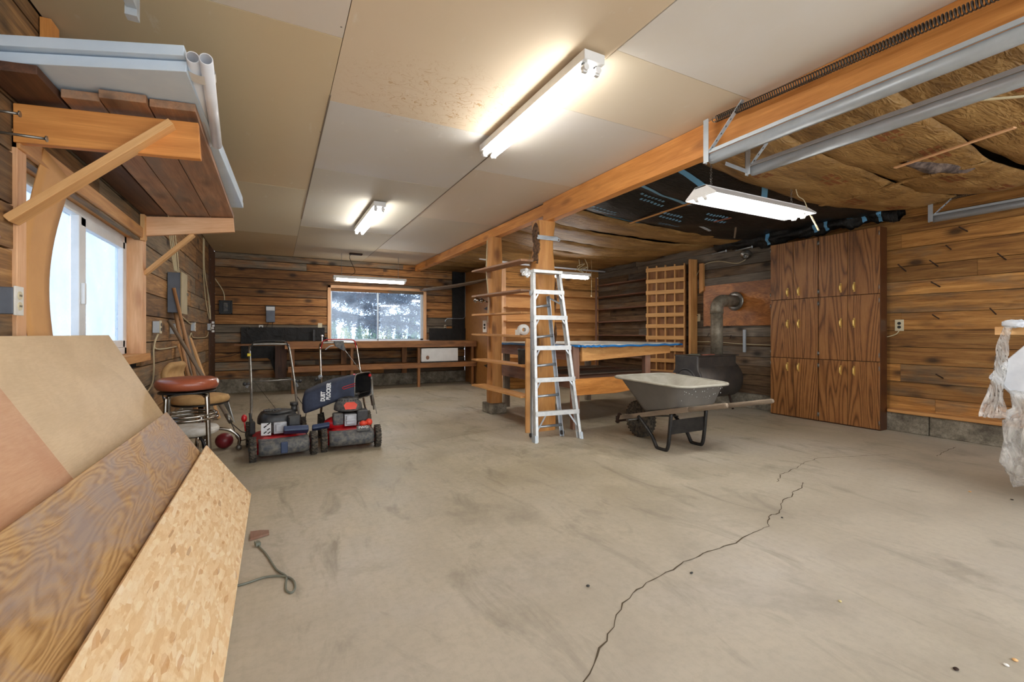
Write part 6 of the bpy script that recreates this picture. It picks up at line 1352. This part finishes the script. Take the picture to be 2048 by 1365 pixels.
b = MB(); b.bx(4.45, 4.9, .5, 1.06, .54, 1.0); tag(b.build('stacked_goods', 'wrap', bevel=.03), 'white block of stacked goods under the lumber end', 'bundle')
def strip(L, R_, label, name='clear_film_strip'):
    b = MB(); Ls, Rs = [Vector(p) for p in L], [Vector(p) for p in R_]; ls, r2 = spline(Ls, 6), spline(Rs, 6); m = len(ls) - 1
    b.grid(lambda u, v: ls[int(round(v * m))].lerp(r2[int(round(v * m))], u) + Vector((0, .018 * math.sin(u * 21 + v * 9), .004 * math.sin(u * 30))), 22, m); return tag(b.build(name, 'poly'), label, 'plastic film')
X_ = 4.28
strip([at(*p, X=X_) for p in ((2014, 655), (1997, 700), (1990, 745), (1982, 780), (1960, 834))], [at(*p, X=X_) for p in ((2018, 655), (2011, 700), (2008, 745), (2004, 780), (2012, 838))], 'thin clear film tail hanging in front of the right wall')
blob('film_knot', 'wrap', tuple(at(2030, 648, X=4.33)), (.055, .05, .025), 1.1, 'bunched film knot at the top of the hanging film tail', 'plastic film', .4, 3, 26)

# ================================================================== small things on the floor
P = [at(u, v, Z=.006) for u, v in ((517, 1093), (533, 1110), (553, 1140), (572, 1153), (571, 1170), (573, 1182), (583, 1186), (590, 1176), (585, 1160), (565, 1153), (530, 1155), (490, 1168), (440, 1180))]
b = MB(); b.tube(spline(P, 5), .0045, 6); cd = tag(b.build('extension_lead', 'cord'), 'grey-green cord with a plug looping out from under the strand board', 'cord')
b = MB(); b.bar(P[0] + Vector((0, 0, .008)), P[0] + (P[0] - P[1]).normalized() * .03 + Vector((0, 0, .008)), .022, .016); d = (P[0] - P[1]).normalized(); s = Vector((-d.y, d.x, 0))
for k in (-1, 1): b.bar(P[0] + d * .03 + s * .006 * k + Vector((0, 0, .008)), P[0] + d * .048 + s * .006 * k + Vector((0, 0, .008)), .002, .007)
b.build('plug', 'cord', parent=cd)
b = MB(); Q = [at(u, v, Z=.002) for u, v in ((500, 1083), (501, 1068), (520, 1065), (538, 1065), (538, 1071))]; b.prism(Q, (0, 0, .012)); tag(b.build('wood_scrap', 'redw'), 'splintered reddish wood scrap beside the strand board', 'scrap')
rs = random.Random(12)
for k, (u, v, lab_, m) in enumerate(((1176, 1174, 'dark pebble left of the long crack in the foreground', 'blackp'), (1383, 1148, 'small dark crumb just right of the long crack', 'blackp'), (1564, 1037, 'tiny dark crumb beside the bend of the crack', 'blackp'), (2012, 1333, 'pale paper chip on the floor at the lower right', 'paper'), (1912, 1341, 'dark leaf fragment near the lower right corner', 'rust'), (2030, 1323, 'pale wood chip beside the lower right corner', 'lumber'), (1680, 1205, 'pale chip in the middle of the foreground floor', 'knit'), (1940, 985, 'wood chip on the floor near the plastic film', 'lumber'), (2024, 1001, 'bark crumb at the foot of the white bundle', 'rust'))):
    p = at(u, v, Z=0); b = MB(); b.ball((p.x, p.y, .004), .006, 8, sc=(rs.uniform(.8, 2), rs.uniform(.8, 1.6), .6)); tag(b.build('floor_crumb', m), lab_, 'crumb', 'crumbs on the floor')
